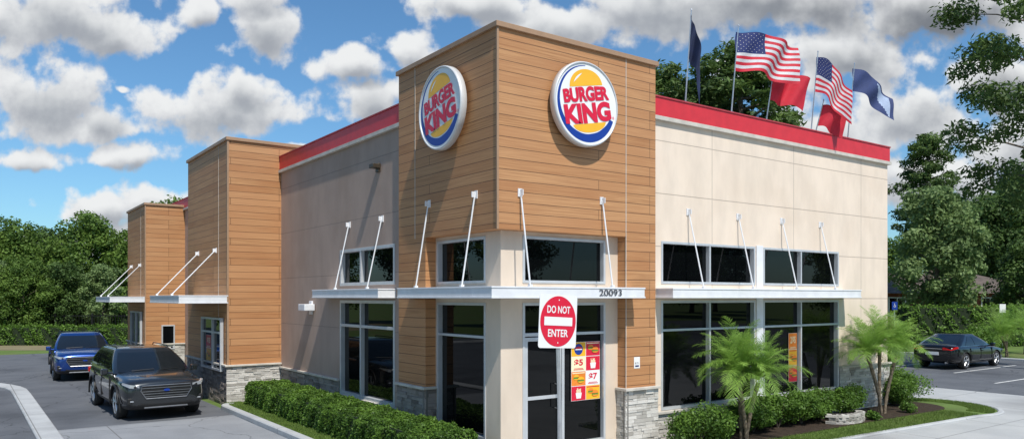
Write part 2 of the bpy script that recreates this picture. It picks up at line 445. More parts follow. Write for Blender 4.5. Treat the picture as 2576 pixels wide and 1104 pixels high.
def side_tower(y0, y1, h, lab):
    mb = MB(); mb.box((-1.41, y0, 1.08), (1.6, y1, h))
    t = mb.obj('tower', M['wood'], B); t['label'] = lab
    mb = MB(); mb.box((-1.46, y0-.05, h-.02), (1.65, y1+.05, h+.07)); mb.box((-1.43, y0-.02, 1.14), (-1.38, y0+.03, h-.02))
    mb.obj('tower_coping', M['tan'], B, bevel=.006)
    mb = MB(); mb.box((-1.417, y0+.9, 1.14), (-1.41, y0+.912, h-.02)); mb.obj('joint_trim', M['cap'], B)
    rng = random.Random(int(y0))
    mb = MB(); stone_face(mb, rng, 'Y', y0, -1.45, .06, 0, 1.09); mb.box((-1.40, y0+.01, 0), (1.5, y1, 1.08), 1)
    mb.obj('stone_base', [M['stone'], M['mortar']], B, shade=True)
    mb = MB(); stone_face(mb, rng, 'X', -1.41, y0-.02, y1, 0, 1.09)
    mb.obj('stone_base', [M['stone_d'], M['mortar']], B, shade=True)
    mb = MB(); mb.box((-1.50, y0-.09, 1.09), (-1.41, y1, 1.14)); mb.box((-1.41, y0-.09, 1.09), (.07, y0, 1.14))
    mb.obj('stone_cap', M['cap'], B, bevel=.008)
side_tower(10.96, 15.46, 7.33, 'drive through tower clad in brown wood planks')
side_tower(22.5, 26.4, 6.68, 'rear drive through tower clad in brown wood planks')
window(B, 'X', -1.50, 11.3, 13.4, .93, 2.42, (12.2,), (2.0,), .06, .02, .05)
window(B, 'X', -1.50, 23.0, 25.2, .93, 2.42, (24.1,), (), .06, .02, .05)
window(B, 'Y', 22.44, -.82, -.32, .9, 1.88, (), (), .05, .01, .04)

rng = random.Random(5)
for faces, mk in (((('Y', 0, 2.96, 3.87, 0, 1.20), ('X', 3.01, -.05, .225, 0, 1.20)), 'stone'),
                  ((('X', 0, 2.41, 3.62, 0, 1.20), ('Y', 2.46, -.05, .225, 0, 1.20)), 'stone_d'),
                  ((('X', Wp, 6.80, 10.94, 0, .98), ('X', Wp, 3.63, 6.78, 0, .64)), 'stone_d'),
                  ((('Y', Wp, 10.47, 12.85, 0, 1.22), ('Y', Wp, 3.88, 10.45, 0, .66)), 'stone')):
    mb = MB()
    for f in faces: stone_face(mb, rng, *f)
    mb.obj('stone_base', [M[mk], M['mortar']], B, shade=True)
for bx in ([((2.93, -.09, 1.20), (3.90, -.001, 1.25)), ((2.93, -.001, 1.20), (3.009, .22, 1.25))],
           [((-.09, 2.38, 1.20), (-.001, 3.64, 1.25)), ((-.001, 2.38, 1.20), (.22, 2.459, 1.25))],
           [((0.0, 6.80, .98), (Wp-.002, 10.94, 1.03))], [((0.0, 3.66, .64), (Wp-.002, 6.80, .68))],
           [((10.47, -.01, 1.22), (12.87, Wp-.002, 1.27))], [((3.90, -.01, .66), (10.45, Wp-.002, .71))]):
    mb = MB()
    for a, b in bx: mb.box(a, b)
    mb.obj('stone_cap', M['cap'], B, bevel=.006)

def awning(boxes, rods, bz=2.98, tz=3.18, lab='white metal awning hung on rods'):
    mb = MB()
    for (x0, y0, x1, y1) in boxes:
        mb.box((x0, y0, bz+.03), (x1, y1, tz-.03))
        mb.box((x0-.012, y0-.012, tz-.03), (x1+.012, y1, tz)); mb.box((x0-.012, y0-.012, bz), (x1+.012, y1, bz+.03))
    a = mb.obj('awning', M['white'], B, bevel=.005); a['label'] = lab
    for p0, p1 in rods:
        mb = MB(); pl = MB()
        mb.tube(p0, p1, .0145, n=8)
        p0 = Vector(p0); p1 = Vector(p1)
        out = Vector((p1.x-p0.x, p1.y-p0.y, 0)).normalized(); sd = Vector((-out.y, out.x, 0))
        for s0, s1, o0, o1, z0, z1 in ((-.045, .045, -.03, -.012, -.07, .07), (-.008, .008, -.012, .07, -.05, .05)):
            q = [p0 + sd*s0 + out*o0, p0 + sd*s1 + out*o1]
            pl.box((min(q[0].x, q[1].x), min(q[0].y, q[1].y), p0.z+z0), (max(q[0].x, q[1].x), max(q[0].y, q[1].y), p0.z+z1))
        mb.box((p1.x-.03, p1.y-.03, p1.z-.05), (p1.x+.03, p1.y+.03, p1.z+.02))
        mb.obj('rod', M['white'], a); pl.obj('bracket', M['white'], a)
    return a
aw = awning([(-.36, -.36, 3.15, .22), (-.36, .22, .22, 2.95)],
            [((.47, -.03, 4.80), (.47, -.30, 3.20)), ((2.375, -.03, 4.80), (2.375, -.30, 3.20)),
             ((-.03, .65, 4.80), (-.30, .65, 3.20)), ((-.03, 2.30, 4.80), (-.30, 2.30, 3.20))])
pts, fs = text_geo('20093', .56, .125, .01)
flat_obj('house_number', [(pts, fs, 0, .0)], (Vector((2.26, -.376, 3.08)), Vector((1, 0, 0)), Vector((0, 0, 1)), Vector((0, -1, 0))), [M['num']], aw)
awning([(3.89, -.40, 10.65, Wp)], [((x, Wp-.03, 4.76), (x, -.34, 3.20)) for x in (4.86, 6.48, 8.07, 9.63)])
awning([(-.34, 3.85, Wp, 7.5)], [((Wp-.03, y, 4.70), (-.29, y, 3.20)) for y in (4.48, 6.21)])
awning([(-2.67, 10.95, -1.41, 14.75)], [((-1.44, y, 4.34), (-2.6, y, 3.08)) for y in (12.1, 14.1)], 2.83, 3.05)
awning([(-2.67, 22.5, -1.41, 26.2)], [((-1.44, y, 4.30), (-2.6, y, 3.06)) for y in (23.4, 25.3)], 2.80, 3.02)

def emblem_sign(center, xd, nd):
    RR = .765
    up = Vector((0, 0, 1)); mb = MB()
    c0 = center; T = .14
    prof = [(0.0, RR-.02), (.01, RR), (T-.03, RR), (T, RR-.012), (T, RR-.035), (T-.02, RR-.04)]
    n = 72; vs = []; fs = []
    for d, rr in prof:
        for i in range(n):
            t = 2*math.pi*i/n; vs.append(c0 + xd*math.cos(t)*rr + up*math.sin(t)*rr + nd*d)
    for k in range(len(prof)-1):
        fs += [(k*n+i, k*n+(i+1) % n, (k+1)*n+(i+1) % n, (k+1)*n+i) for i in range(n)]
    mb.add(vs, fs)
    mb.tube(c0 - nd*.08, c0+nd*.005, .3, n=24)
    s = mb.obj('round_sign', M['rim'], B); s['label'] = 'round white illuminated restaurant sign with burger emblem'
    for p in s.data.polygons: p.use_smooth = len(p.vertices) == 4
    fr = (c0 + nd*(T-.018), xd, up, nd)
    flat_obj('sign_face', [(*ell2(0, 0, RR-.03, RR-.03, 72), 0, 0)], fr, [M['signwhite']], s)
    pts = []; inner = []
    keys = [(92, .008), (140, .035), (180, .06), (215, .095), (250, .135), (285, .155), (315, .135), (340, .09)]
    def th(a):
        for (a0, t0), (a1, t1) in zip(keys, keys[1:]):
            if a0 <= a <= a1: return t0+(t1-t0)*(a-a0)/(a1-a0)
        return keys[-1][1]
    for i in range(71):
        a = 93+247*i/70; ro = .69; t = th(a)
        pts.append((ro*math.cos(R(a)), ro*math.sin(R(a)))); inner.append(((ro-t)*math.cos(R(a)), (ro-t)*math.sin(R(a))))
    k = len(pts); cf = [(i, i+1, k+i+1, k+i) for i in range(k-1)]
    flat_obj('crescent', [(pts+inner, cf, 0, .003)], fr, [M['signblue']], s)
    tl = R(11)
    def dome(cx, cy, rx, ry, a0, a1, rr=.0):
        p, f = ell2(0, 0, rx, ry, 30, a0, a1); return rot2(p, tl, cx, cy), f
    tb, tf = dome(-.01, .315, .40, .31, R(2), R(178)); bb, bf = dome(.07, -.335, .40, .17, R(182), R(358))
    hl = []
    for i in range(13):
        a = R(100+60*i/12); hl.append((.31*math.cos(a), .245*math.sin(a)))
    for i in range(12, -1, -1):
        a = R(100+60*i/12); hl.append(((.31-.035*math.sin(math.pi*i/12))*math.cos(a), (.245-.035*math.sin(math.pi*i/12))*math.sin(a)))
    hp = rot2(hl, tl, -.01, .315)
    flat_obj('bun_emblem', [(tb, tf, 0, .003), (hp, [tuple(range(len(hp)))], 1, .006)], fr, [M['signyel'], M['signwhite']], s)
    flat_obj('bun_emblem', [(bb, bf, 0, .003)], fr, [M['signyel']], s)
    p1, f1 = text_geo('BURGER', 1.10, .27, .050); p2, f2 = text_geo('KING', 1.12, .37, .055)
    p1 = [(x, y*(1-.20*(x/.55)**2) if y > 0 else y) for x, y in p1]
    p2 = [(x, y*(1-.12*(x/.56)**2) if y < 0 else y) for x, y in p2]
    flat_obj('lettering', [(rot2(p1, tl, -.015, .18), f1, 0, .009)], fr, [M['signred']], s)
    flat_obj('lettering', [(rot2(p2, tl, .03, -.16), f2, 0, .009)], fr, [M['signred']], s)
    p3, f3 = text_geo('®', .055, .055); flat_obj('trademark', [(rot2(p3, 0, .65, -.17), f3, 0, .006)], fr, [M['signred']], s)
emblem_sign(Vector((1.83, -.08, 6.49)), Vector((1, 0, 0)), Vector((0, -1, 0)))
emblem_sign(Vector((-.08, 1.58, 6.48)), Vector((0, -1, 0)), Vector((-1, 0, 0)))

mb = MB(); mb.box((-.12, 4.55, 5.81), (.06, 4.76, 5.90)); mb.box((.02, 4.58, 5.73), (.078, 4.73, 5.92))
mb.obj('wall_light', M['bronze'], B, bevel=.01)
mb = MB(); mb.box((-.22, 8.35, 2.65), (.06, 8.80, 2.82)); mb.box((.03, 8.5, 2.55), (.078, 8.7, 2.9)); mb.obj('wall_light', M['white'], B, bevel=.015)
fr = (Vector((3.30, -.006, 1.72)), Vector((1, 0, 0)), Vector((0, 0, 1)), Vector((0, -1, 0)))
p, f = text_geo('K F 1', .09, .04, .01)
flat_obj('notice_plate', [(*rect2(-.08, -.10, .08, .12), 0, 0), (p, f, 1, .003), (*rect2(-.05, -.07, .05, -.04), 2, .003)], fr, [M['signwhite'], M['black'], M['fblue']], B)

def poster(frame, w, h, parent, seed, cols=2, rows=4, texts=(), bgs=None, dim=1.0):
    rng = random.Random(seed); parts = [(*rect2(0, 0, w, h), 0, 0)]
    mats = [M['signwhite'], M['signred'], M['signyel'], M['orange'], M['brown'], M['green_p'], M['signblue'], M['yellite']]
    if dim < 1:
        cc = [(.86,.86,.85), (.70,.012,.045), (.9,.5,.03), (.85,.25,.03), (.16,.06,.02), (.12,.35,.04), (.01,.045,.3), (.95,.85,.55)]
        mats = [basic('poster_glass_dimmed', scl(c, dim), .3) for c in cc]  # print colours darkened to stand for dimming by the window glass
    cw = w/cols; ch = h/rows
    for i in range(cols):
        for j in range(rows):
            x0 = i*cw+.006; y0 = j*ch+.006; x1 = x0+cw-.012; y1 = y0+ch-.012
            bg = (bgs or [2, 1, 2, 1, 1, 2, 1, 2])[(i*rows+j) % 8]
            parts.append((*rect2(x0, y0, x1, y1), bg, .002))
            cx, cy = (x0+x1)/2, (y0+y1)/2
            t = texts[(i*rows+j)] if i*rows+j < len(texts) else None
            fgc = 7 if bg in (1, 3) else 1
            s = min(cw, ch)
            if t == 'burger':
                for ox, k in ((-.16*cw, .8), (.14*cw, .95)):
                    q = s*k*.85; bx, by = cx+ox, cy+(.03 if ox < 0 else -.02)
                    parts.append((*ell2(bx, by-.02*k, q*.36, q*.14), 4, .004 if ox < 0 else .010)); parts.append((*rect2(bx-q*.38, by-.03, bx+q*.38, by-.012), 5, .006 if ox < 0 else .012))
                    parts.append((*ell2(bx, by, q*.36, q*.26, 20, 0, math.pi), 3 if bg != 3 else 2, .007 if ox < 0 else .013)); parts.append((*ell2(bx, by-.032, q*.33, q*.12, 20, math.pi, 2*math.pi), 3 if bg != 3 else 2, .007 if ox < 0 else .013))
                parts.append((*rect2(x0+.02, y1-.035, x1-.02, y1-.018), fgc, .004))
            elif t == 'fries':
                for q in range(7):
                    xx = cx-s*.2+q*s*.06; parts.append((*rect2(xx, cy-.02, xx+s*.045, cy+s*rng.uniform(.22, .38)), 7, .004))
                parts.append(([(cx-s*.2, cy-s*.35), (cx+s*.2, cy-s*.35), (cx+s*.27, cy+.01), (cx-s*.27, cy+.01)], [(0,1,2,3)], 0 if bg == 1 else 1, .006))
            elif t == 'drink':
                parts.append((*ell2(cx, cy, s*.38, s*.38), 6, .004)); parts.append((*ell2(cx, cy+.01, s*.3, s*.15, 20, 0, math.pi), 1, .006)); parts.append((*rect2(cx-s*.3, cy-.012, cx+s*.3, cy+.008), 0, .007))
            elif t:
                p, f = text_geo(t, cw*.6, ch*.5, .03); parts.append((rot2(p, 0, cx, cy+.02), f, fgc, .005))
                parts.append((*rect2(cx-cw*.35, y0+.02, cx+cw*.35, y0+.032), fgc, .004)); parts.append((*rect2(cx-cw*.3, y0+.042, cx+cw*.3, y0+.052), fgc, .004))
    return flat_obj('poster', parts, frame, mats, parent)
fY = lambda x, z, y: (Vector((x, y, z)), Vector((1, 0, 0)), Vector((0, 0, 1)), Vector((0, -1, 0)))
poster(fY(1.87, 1.06, r+.05), .72, 1.10, B, 1, 2, 4, ('fries', 'burger', '$5', 'drink', 'burger', '$7', 'fries', 'burger'), [1, 3, 7, 2, 2, 0, 1, 1])
poster(fY(8.46, 1.0, Wp+.07), .34, 1.15, B, 2, 1, 3, ('burger', 'burger', '2/$5'), [1, 2, 3], .45)
poster((Vector((-1.475, 12.95, 1.15)), Vector((0, -1, 0)), Vector((0, 0, 1)), Vector((-1, 0, 0))), .55, .75, B, 3, 1, 2, ('burger', '$5'), None, .7)

# ================================================================== FLAGS
def flag(name, label, base, w, h, top, lean, kind, droop=.1, dirv=(.85, -.5), drag=0.0, flagz=None, seed=0, amp_k=1.0):
    root = thing(name, base, label, 'flag')
    base = Vector(base); tip = base + Vector((lean[0], lean[1], top))
    mb = MB(); mb.tube(base, tip, .016, .010, 8); mb.tube(tip, tip+Vector((0, 0, .04)), .02, .004, 8)
    mb.box((base.x-.04, base.y-.04, base.z-.02), (base.x+.04, base.y+.04, base.z+.08)); mb.obj('pole', M['silver'], root, smooth=False)
    ax = (tip-base).normalized(); rng = random.Random(seed); ph = rng.uniform(0, 6)
    d = Vector((dirv[0], dirv[1], 0)).normalized(); side = Vector((-d.y, d.x, 0))
    t0 = tip - ax*.08 if flagz is None else base + ax*flagz
    def S(u, v, off=0.0):
        amp = (.035 + .10*u)*amp_k
        ww = amp*math.sin(u*7.5+ph+v*1.6) + .04*amp_k*math.sin(u*15+v*5+ph)
        sag = droop*w*(u**1.4) + .025*math.sin(u*9+ph+1)
        sx = math.sqrt(max(.04, 1-min(.95, (droop*1.25)**2)))
        return t0 - ax*(v*h) + d*(u*w*sx*(.96)) + side*(ww*w*.55+off) - Vector((0, 0, sag)) + d*(drag*v*u)
    mb = MB(); NU = 30; NV = 26
    mats = {'us': [M['fred'], M['fwhite'], M['fblue']], 'navy': [M['fnavy']], 'red': [M['fred']], 'bw': [M['fsteel'], M['fpale']]}[kind]
    vs = [S(i/NU, j/NV) for i in range(NU+1) for j in range(NV+1)]
    mb.v = [tuple(p) for p in vs]
    for i in range(NU):
        for j in range(NV):
            a = i*(NV+1)+j; mb.f.append((a, a+1, a+NV+2, a+NV+1)); mb.sh.append(.5)
            if kind == 'us': m = 2 if (i < NU*.4 and j < 14) else (0 if (j//2) % 2 == 0 else 1)
            elif kind == 'bw': m = 1 if (i > NU*(.48+.45*j/NV) and i < NU-2 and j > 1) else 0
            else: m = 0
            mb.mi.append(m)
    if kind == 'us':
        for rr in range(9):
            for cc in range(6 if rr % 2 == 0 else 5):
                cu = .4*(.09+.165*cc + (0 if rr % 2 == 0 else .082)); cv = .538*(.09+.1025*rr)
                for sgn in (-1, 1):
                    vv = []
                    for q in range(10):
                        rad = .014 if q % 2 == 0 else .006
                        vv.append(S(cu+rad*math.sin(q*math.pi/5)*h/w, cv-rad*math.cos(q*math.pi/5), sgn*.004))
                    mb.add(vv, [tuple(range(10))], 1)
    mb.obj('cloth', mats, root, smooth=True)
    return root
zb = 7.0
flag('flag', 'navy blue flag hanging limp from roof pole', (4.92, .2, zb), 1.05, .88, 1.95, (.02, -.15), 'navy', droop=.93, dirv=(.8, -.5), drag=.05, seed=2, amp_k=1.6)
flag('flag', 'large stars and stripes flag streaming from roof pole', (6.42, .2, zb), 1.80, .86, 1.93, (.03, -.17), 'us', droop=.11, dirv=(.95, -.30), seed=1, amp_k=1.4)
flag('flag', 'bright red flag billowing on short roof pole', (7.8, .3, zb), .98, .74, 1.34, (.05, -.2), 'red', droop=.15, dirv=(.95, -.3), seed=5, amp_k=1.5)
flag('flag', 'stars and stripes flag sagging from roof pole', (9.45, .2, zb), 1.40, .85, 1.93, (.03, -.17), 'us', droop=.62, dirv=(.8, -.6), seed=4, amp_k=1.4)
flag('flag', 'small red flag hanging low at the parapet', (9.70, .25, zb), .78, .52, .80, (.05, -.2), 'red', droop=.45, dirv=(.85, -.5), seed=8)
flag('flag', 'blue and white flag streaming from roof pole', (11.06, .2, zb), 1.60, .58, 1.93, (.04, -.17), 'bw', droop=.45, dirv=(.95, -.3), seed=3)

# ================================================================== DO NOT ENTER SIGN
sp = Vector((-.54, -2.28, .08))
S_ = thing('traffic_sign', sp, 'red and white do not enter sign on a metal post', 'sign')
nd = -(Matrix.Rotation(R(42), 3, 'Z') @ FW); nd.normalize()
xd = Vector((0, 0, 1)).cross(nd).normalized()
tiltm = Matrix.Rotation(R(-3.0), 3, nd)
xs = tiltm @ xd; ys = tiltm @ Vector((0, 0, 1))
cs = Vector((sp.x, sp.y, 2.66))
def rrect(hw, hh, rad, n=6):
    pts = []
    for cx, cy, a in ((hw-rad, hh-rad, 0), (-hw+rad, hh-rad, 90), (-hw+rad, -hh+rad, 180), (hw-rad, -hh+rad, 270)):
        for i in range(n+1):
            t = R(a+90*i/n); pts.append((cx+rad*math.cos(t), cy+rad*math.sin(t)))
    return pts, [tuple(range(len(pts)))]
mb = MB(); p, f = rrect(.375, .375, .04); k = len(p)
vs = [cs + xs*a + ys*b for a, b in p] + [cs + xs*a + ys*b - nd*.006 for a, b in p]
mb.add(vs, [tuple(range(k)), tuple(range(2*k-1, k-1, -1))] + [(i, (i+1) % k, k+(i+1) % k, k+i) for i in range(k)])
plate = mb.obj('sign_plate', M['signwhite'], S_)
t1, g1 = text_geo('DO NOT', .46, .105, .02); t2, g2 = text_geo('ENTER', .40, .105, .02)
flat_obj('sign_face', [(*ell2(0, 0, .355, .355, 64), 0, .003), (*rect2(-.28, -.06, .28, .06), 1, .006),
                      (rot2(t1, 0, 0, .165), g1, 1, .006), (rot2(t2, 0, 0, -.165), g2, 1, .006),
                      (*ell2(0, .30, .01, .01, 10), 1, .006), (*ell2(0, -.30, .01, .01, 10), 1, .006)], (cs, xs, ys, nd), [M['signred'], M['signwhite']], plate)
mb = MB()
pp0 = sp + Vector((0.07, 0, -.05)); pp1 = cs - nd*.03 + Vector((0, 0, .33))
for s0 in (-.028, .028):
    mb.tube(pp0 + xd*s0, pp1 + xd*s0, .009, n=6)
mb.tube(pp0 - nd*.008, pp1 - nd*.008, .024, n=4)
mb.obj('post', M['silver'], S_)

# ================================================================== GROUND
def sheet(name, poly, z, mat, thick=0.0):
    mb = MB(); k = len(poly)
    if thick:
        vs = [(x, y, z) for x, y in poly] + [(x, y, z-thick) for x, y in poly]
        mb.add(vs, [tuple(range(k))] + [(i, (i+1) % k, k+(i+1) % k, k+i) for i in range(k)])
    else: mb.add([(x, y, z) for x, y in poly], [tuple(range(k))])
    return structure(mb.obj(name, mat))
def rc(x0, y0, x1, y1): return [(x0, y0), (x1, y0), (x1, y1), (x0, y1)]
sheet('ground', rc(-1500, -1500, 1500, 1500), 0, M['grass'])
sheet('asphalt_drive', rc(-34, -60, -1.65, 37), .004, M['asphalt'])
sheet('concrete_pad', rc(-5.6, -40, -1.74, 9.3), .008, M['pad'])
sheet('parking_lot', rc(17.9, -40, 52, 34), .004, M['asphalt'])
sheet('pavement', rc(-1.5, -30, 17.8, -.0), .09, M['concrete'], .09)
sheet('pavement', rc(12.9, .0, 17.8, 20), .09, M['concrete'], .09)
def strip(name, pts, w, z0, z1, mat):
    mb = MB(); pts = [Vector((*p, 0)) for p in pts]; L = []; Rr = []
    for i, p in enumerate(pts):
        d = (pts[min(i+1, len(pts)-1)] - pts[max(i-1, 0)]).normalized(); nn = Vector((-d.y, d.x, 0))
        L.append(p+nn*w/2); Rr.append(p-nn*w/2)
    k = len(pts); vs = []
    ch = .025
    for a, b in zip(L, Rr):
        i1 = (b-a).normalized()*ch
        vs += [(a.x, a.y, z0), (a.x, a.y, z1-ch), (a.x+i1.x, a.y+i1.y, z1), (b.x-i1.x, b.y-i1.y, z1), (b.x, b.y, z1-ch), (b.x, b.y, z0)]
    fs = [(i*6+j, i*6+j+1, (i+1)*6+j+1, (i+1)*6+j) for i in range(k-1) for j in range(5)]
    fs += [(0,1,2,3,4,5), tuple((k-1)*6+j for j in range(6))]
    mb.add(vs, fs); return structure(mb.obj(name, mat))
arc = lambda cx, cy, rr, a0, a1, n=12: [(cx+rr*math.cos(R(a0+(a1-a0)*i/n)), cy+rr*math.sin(R(a0+(a1-a0)*i/n))) for i in range(n+1)]
strip('kerb', [(-5.83, -30), (-5.83, 0), (-5.83, 17)] + arc(-12.83, 18, 7, 4, 85), .46, 0, .06, M['kerb'])
strip('kerb', [(-1.62, -30), (-1.62, 10.0)] + arc(-1.32, 10.4, .3, 180, 95, 6), .2, 0, .13, M['kerb'])
strip('kerb', [(-26, 32), (-9, 32)] + arc(-9, 34, 2, -90, -10, 8), .25, 0, .13, M['kerb'])
sheet('lawn', rc(-1.53, .3, .05, 10.9), .105, M['grass'], .1)
isl = [(3.95, -1.75), (12.6, -2.15)] + arc(13.3, -.55, 1.72, -90, 80, 16) + [(12.9, 1.15), (12.9, .06), (3.95, .06)]
sheet('lawn', isl, .115, M['grass'], .1)
bed = [(3.97, -1.10), (11.6, -1.20)] + arc(12.9, -.3, .95, -80, 70, 12) + [(12.9, .7), (12.9, .05), (3.97, .05)]
sheet('planting_bed', bed, .135, M['mulch'], .02)
strip('kerb', [(3.95, -1.80), (12.6, -2.22)] + arc(13.3, -.55, 1.80, -90, 80, 16) , .14, .0, .14, M['kerb'])
strip('kerb', [(17.87, -40), (17.87, 20.1)], .15, 0, .11, M['kerb'])
sheet('lawn', [tuple(site(r_, f_)[:2]) for r_, f_ in ((-60, 43), (-14, 43), (-14, 60), (-60, 60))], .008, M['straw'])
sheet('lawn', rc(33, -4, 60, 40), .012, M['grass'])
strip('kerb', [(32.9, -10), (32.9, 40)], .2, 0, .12, M['kerb'])
for i, yy in enumerate((3.55, 6.4, 9.2)):
    sheet('parking_line', rc(24.5, yy, 30.3, yy+.10), .009, M['line'])
sheet('parking_line', rc(21.8, 1.0, 27.5, 1.10), .009, M['line'])
sheet('lane_arrow', [(-2.9, 17.2), (-2.6, 17.2), (-2.6, 18.4), (-2.35, 18.4), (-2.75, 19.2), (-3.15, 18.4), (-2.9, 18.4)], .009, M['line'])

# ================================================================== FOLIAGE
def leaf_mesh(name, C, Nn, size, shade, mat, aspect=.55, rs=None):
    n = len(C); rs = rs or np.random.RandomState(1)
    rnd = rs.normal(size=(n, 3)); t = np.cross(Nn, rnd); t /= np.linalg.norm(t, axis=1)[:, None]+1e-9
    b = np.cross(Nn, t); b /= np.linalg.norm(b, axis=1)[:, None]+1e-9
    s = size[:, None]
    V = np.stack([C+t*s, C+b*s*aspect, C-t*s, C-b*s*aspect], axis=1).reshape(-1, 3)
    me = bpy.data.meshes.new(name)
    me.vertices.add(4*n); me.vertices.foreach_set('co', V.ravel().astype(np.float32))
    me.loops.add(4*n); me.loops.foreach_set('vertex_index', np.arange(4*n, dtype=np.int32))
    me.polygons.add(n); me.polygons.foreach_set('loop_start', np.arange(0, 4*n, 4, dtype=np.int32))
    me.materials.append(mat); me.update(calc_edges=True)
    at = me.attributes.new('shade', 'FLOAT', 'FACE'); at.data.foreach_set('value', shade.astype(np.float32))
    return me
def blob_leaves(rs, blobs, n, size, flat=.75):
    bl = np.array(blobs); w = bl[:, 3]**2; w /= w.sum()
    idx = rs.choice(len(bl), n, p=w); bs = rs.rand(len(bl))
    d = rs.normal(size=(n, 3)); d /= np.linalg.norm(d, axis=1)[:, None]
    rad = bl[idx, 3]*(.35+.75*rs.rand(n)**.6)*(1+.22*np.sin(d[:, 0]*5+bs[idx]*20)*np.cos(d[:, 1]*6+d[:, 2]*4))
    off = d*rad[:, None]; off[:, 2] *= flat
    C = bl[idx, :3]+off
    nn = d*.6 + rs.normal(size=(n, 3))*.6 + np.array([0, 0, .35]); nn /= np.linalg.norm(nn, axis=1)[:, None]
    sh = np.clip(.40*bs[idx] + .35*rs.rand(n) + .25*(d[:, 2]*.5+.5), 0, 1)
    sz = size*(.6+.8*rs.rand(n))
    return C, nn, sz, sh
def make_tree(kind, H, CR, seed, nleaf, lsize, mat, trunk_r=None, low=.25, nb=None, bk=1.0, asp=None):
    rng = random.Random(seed); rs = np.random.RandomState(seed)
    tr = trunk_r or H*.022; mb = MB(); blobs = []
    tp = [Vector((0, 0, -.1))]; x = y = 0
    K = 9
    topf = .93 if kind == 'pine' else .8
    for i in range(1, K+1):
        x += rng.uniform(-.02, .02)*H*.5; y += rng.uniform(-.02, .02)*H*.5
        tp.append(Vector((x, y, H*topf*i/K)))
    mb.path(tp, [tr*(1.25 if i == 0 else 1-.85*i/K) for i in range(K+1)], 9)
    def at(h):
        t = min(.999, max(0, h/(H*topf)))*K; i = int(t); return tp[i].lerp(tp[min(i+1, K)], t-i)
    nb = nb or (34 if kind == 'pine' else 30)
    for i in range(nb):
        f = (i+.5)/nb
        if kind == 'pine':
            hh = H*(low+(.99-low)*f); prof = CR*(1.0-.75*((f-.35)/.65)**2 if f > .35 else .55+.45*f/.35)
            br = CR*rng.uniform(.20, .34)*bk
        else:
            hh = H*(low+(.93-low)*f); prof = CR*math.sqrt(max(.03, 1-((f-.42)/.60)**2))
            br = CR*rng.uniform(.24, .42)*bk
        a = i*2.399+rng.uniform(-.4, .4); rr = max(0, prof-br*.6)*rng.uniform(.45, 1.0)
        c = Vector((math.cos(a)*rr, math.sin(a)*rr, hh)) + Vector((at(hh).x, at(hh).y, 0))
        s = at(max(low*H*.6, hh-rr*(.25 if kind == 'pine' else .55)))
        mid = s.lerp(c, .55) + Vector((0, 0, rr*.06))
        r0 = tr*.38*(1-.5*f)
        mb.path([s, mid, c], [r0, r0*.6, r0*.2], 5)
        blobs.append((c.x, c.y, c.z, br))
        for q in range(2):
            o = Vector((rng.uniform(-1, 1), rng.uniform(-1, 1), rng.uniform(-.5, .7)))*br*1.1
            blobs.append((c.x+o.x, c.y+o.y, c.z+o.z, br*rng.uniform(.35, .65)))
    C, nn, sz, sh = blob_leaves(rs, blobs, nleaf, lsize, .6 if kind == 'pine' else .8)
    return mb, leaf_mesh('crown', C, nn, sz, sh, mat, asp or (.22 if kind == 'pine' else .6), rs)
TV = {}
def tree_variant(key, *a, **k):
    mb, cm = make_tree(*a, **k)
    me = bpy.data.meshes.new('trunk'); me.from_pydata(mb.v, [], mb.f); me.materials.append(M['bark'])
    me.polygons.foreach_set('use_smooth', [True]*len(mb.f)); TV[key] = (me, cm)
def tree(key, pos, s=1.0, rot=0.0, label='leafy green tree', name='tree', group=None, sz=None):
    global LOCAL
    root = thing(name, pos, label, 'tree', group, rot)
    root.scale = (s, s, sz or s)
    LOCAL = True
    mkobj('trunk', TV[key][0], root); mkobj('crown', TV[key][1], root)
    LOCAL = False
    return root
tree_variant('oakA', 'oak', 9.0, 3.3, 11, 18000, .12, M['leaf_a'], low=.16)
tree_variant('oakB', 'oak', 9.0, 3.0, 23, 18000, .12, M['leaf_b'], low=.14)
tree_variant('oakC', 'oak', 9.0, 2.4, 37, 16000, .11, M['leaf_c'], low=.25)
tree_variant('bigOak', 'oak', 13.0, 4.6, 51, 24000, .16, M['leaf_b'], low=.22)
tree_variant('pineA', 'pine', 17.5, 3.1, 61, 18000, .17, M['needle'], low=.52, asp=.3)
tree_variant('pineB', 'pine', 17.5, 2.9, 67, 16000, .17, M['needle'], low=.45, asp=.3)
tree_variant('hero', 'pine', 18.0, 4.6, 71, 21000, .115, M['needle'], .16, low=.36, nb=30, bk=.74, asp=.35)
TG = 'trees along the edge of the lot'
for k, a, f, s, rt, lb in (('oakA', -.553, 58, 1.02, 0, 'broad round leafy green tree'), ('oakA', -.655, 57, .95, 2, 'leafy green tree behind hedge'), ('oakB', -.615, 63, 1.0, 1, 'dark leafy green tree'),
                     ('oakB', -.70, 60, 1.0, 3, 'dark leafy green tree'), ('oakA', -.505, 60, .9, 4, 'leafy green tree behind hedge'), ('oakB', -.585, 52, .62, 5, 'small dark leafy tree'),
                     ('oakA', -.64, 50, .60, 1.5, 'small leafy green tree'), ('oakC', -.535, 52, .60, 2.5, 'small light green leafy tree'), ('oakA', -.455, 64, 1.2, 3.1, 'tall leafy green tree'), ('oakC', -.68, 50, .62, .5, 'small light green leafy tree'),
                     ('oakB', -.40, 66, 1.0, .7, 'dark leafy green tree'), ('oakA', -.77, 60, 1.2, .7, 'leafy green tree behind hedge'), ('oakB', -.84, 58, 1.3, 1.7, 'dark leafy green tree'), ('oakA', -.93, 54, 1.3, 2.7, 'leafy green tree behind hedge')):
    tree(k, site(a*f, f), s, rt, lb, group=TG)
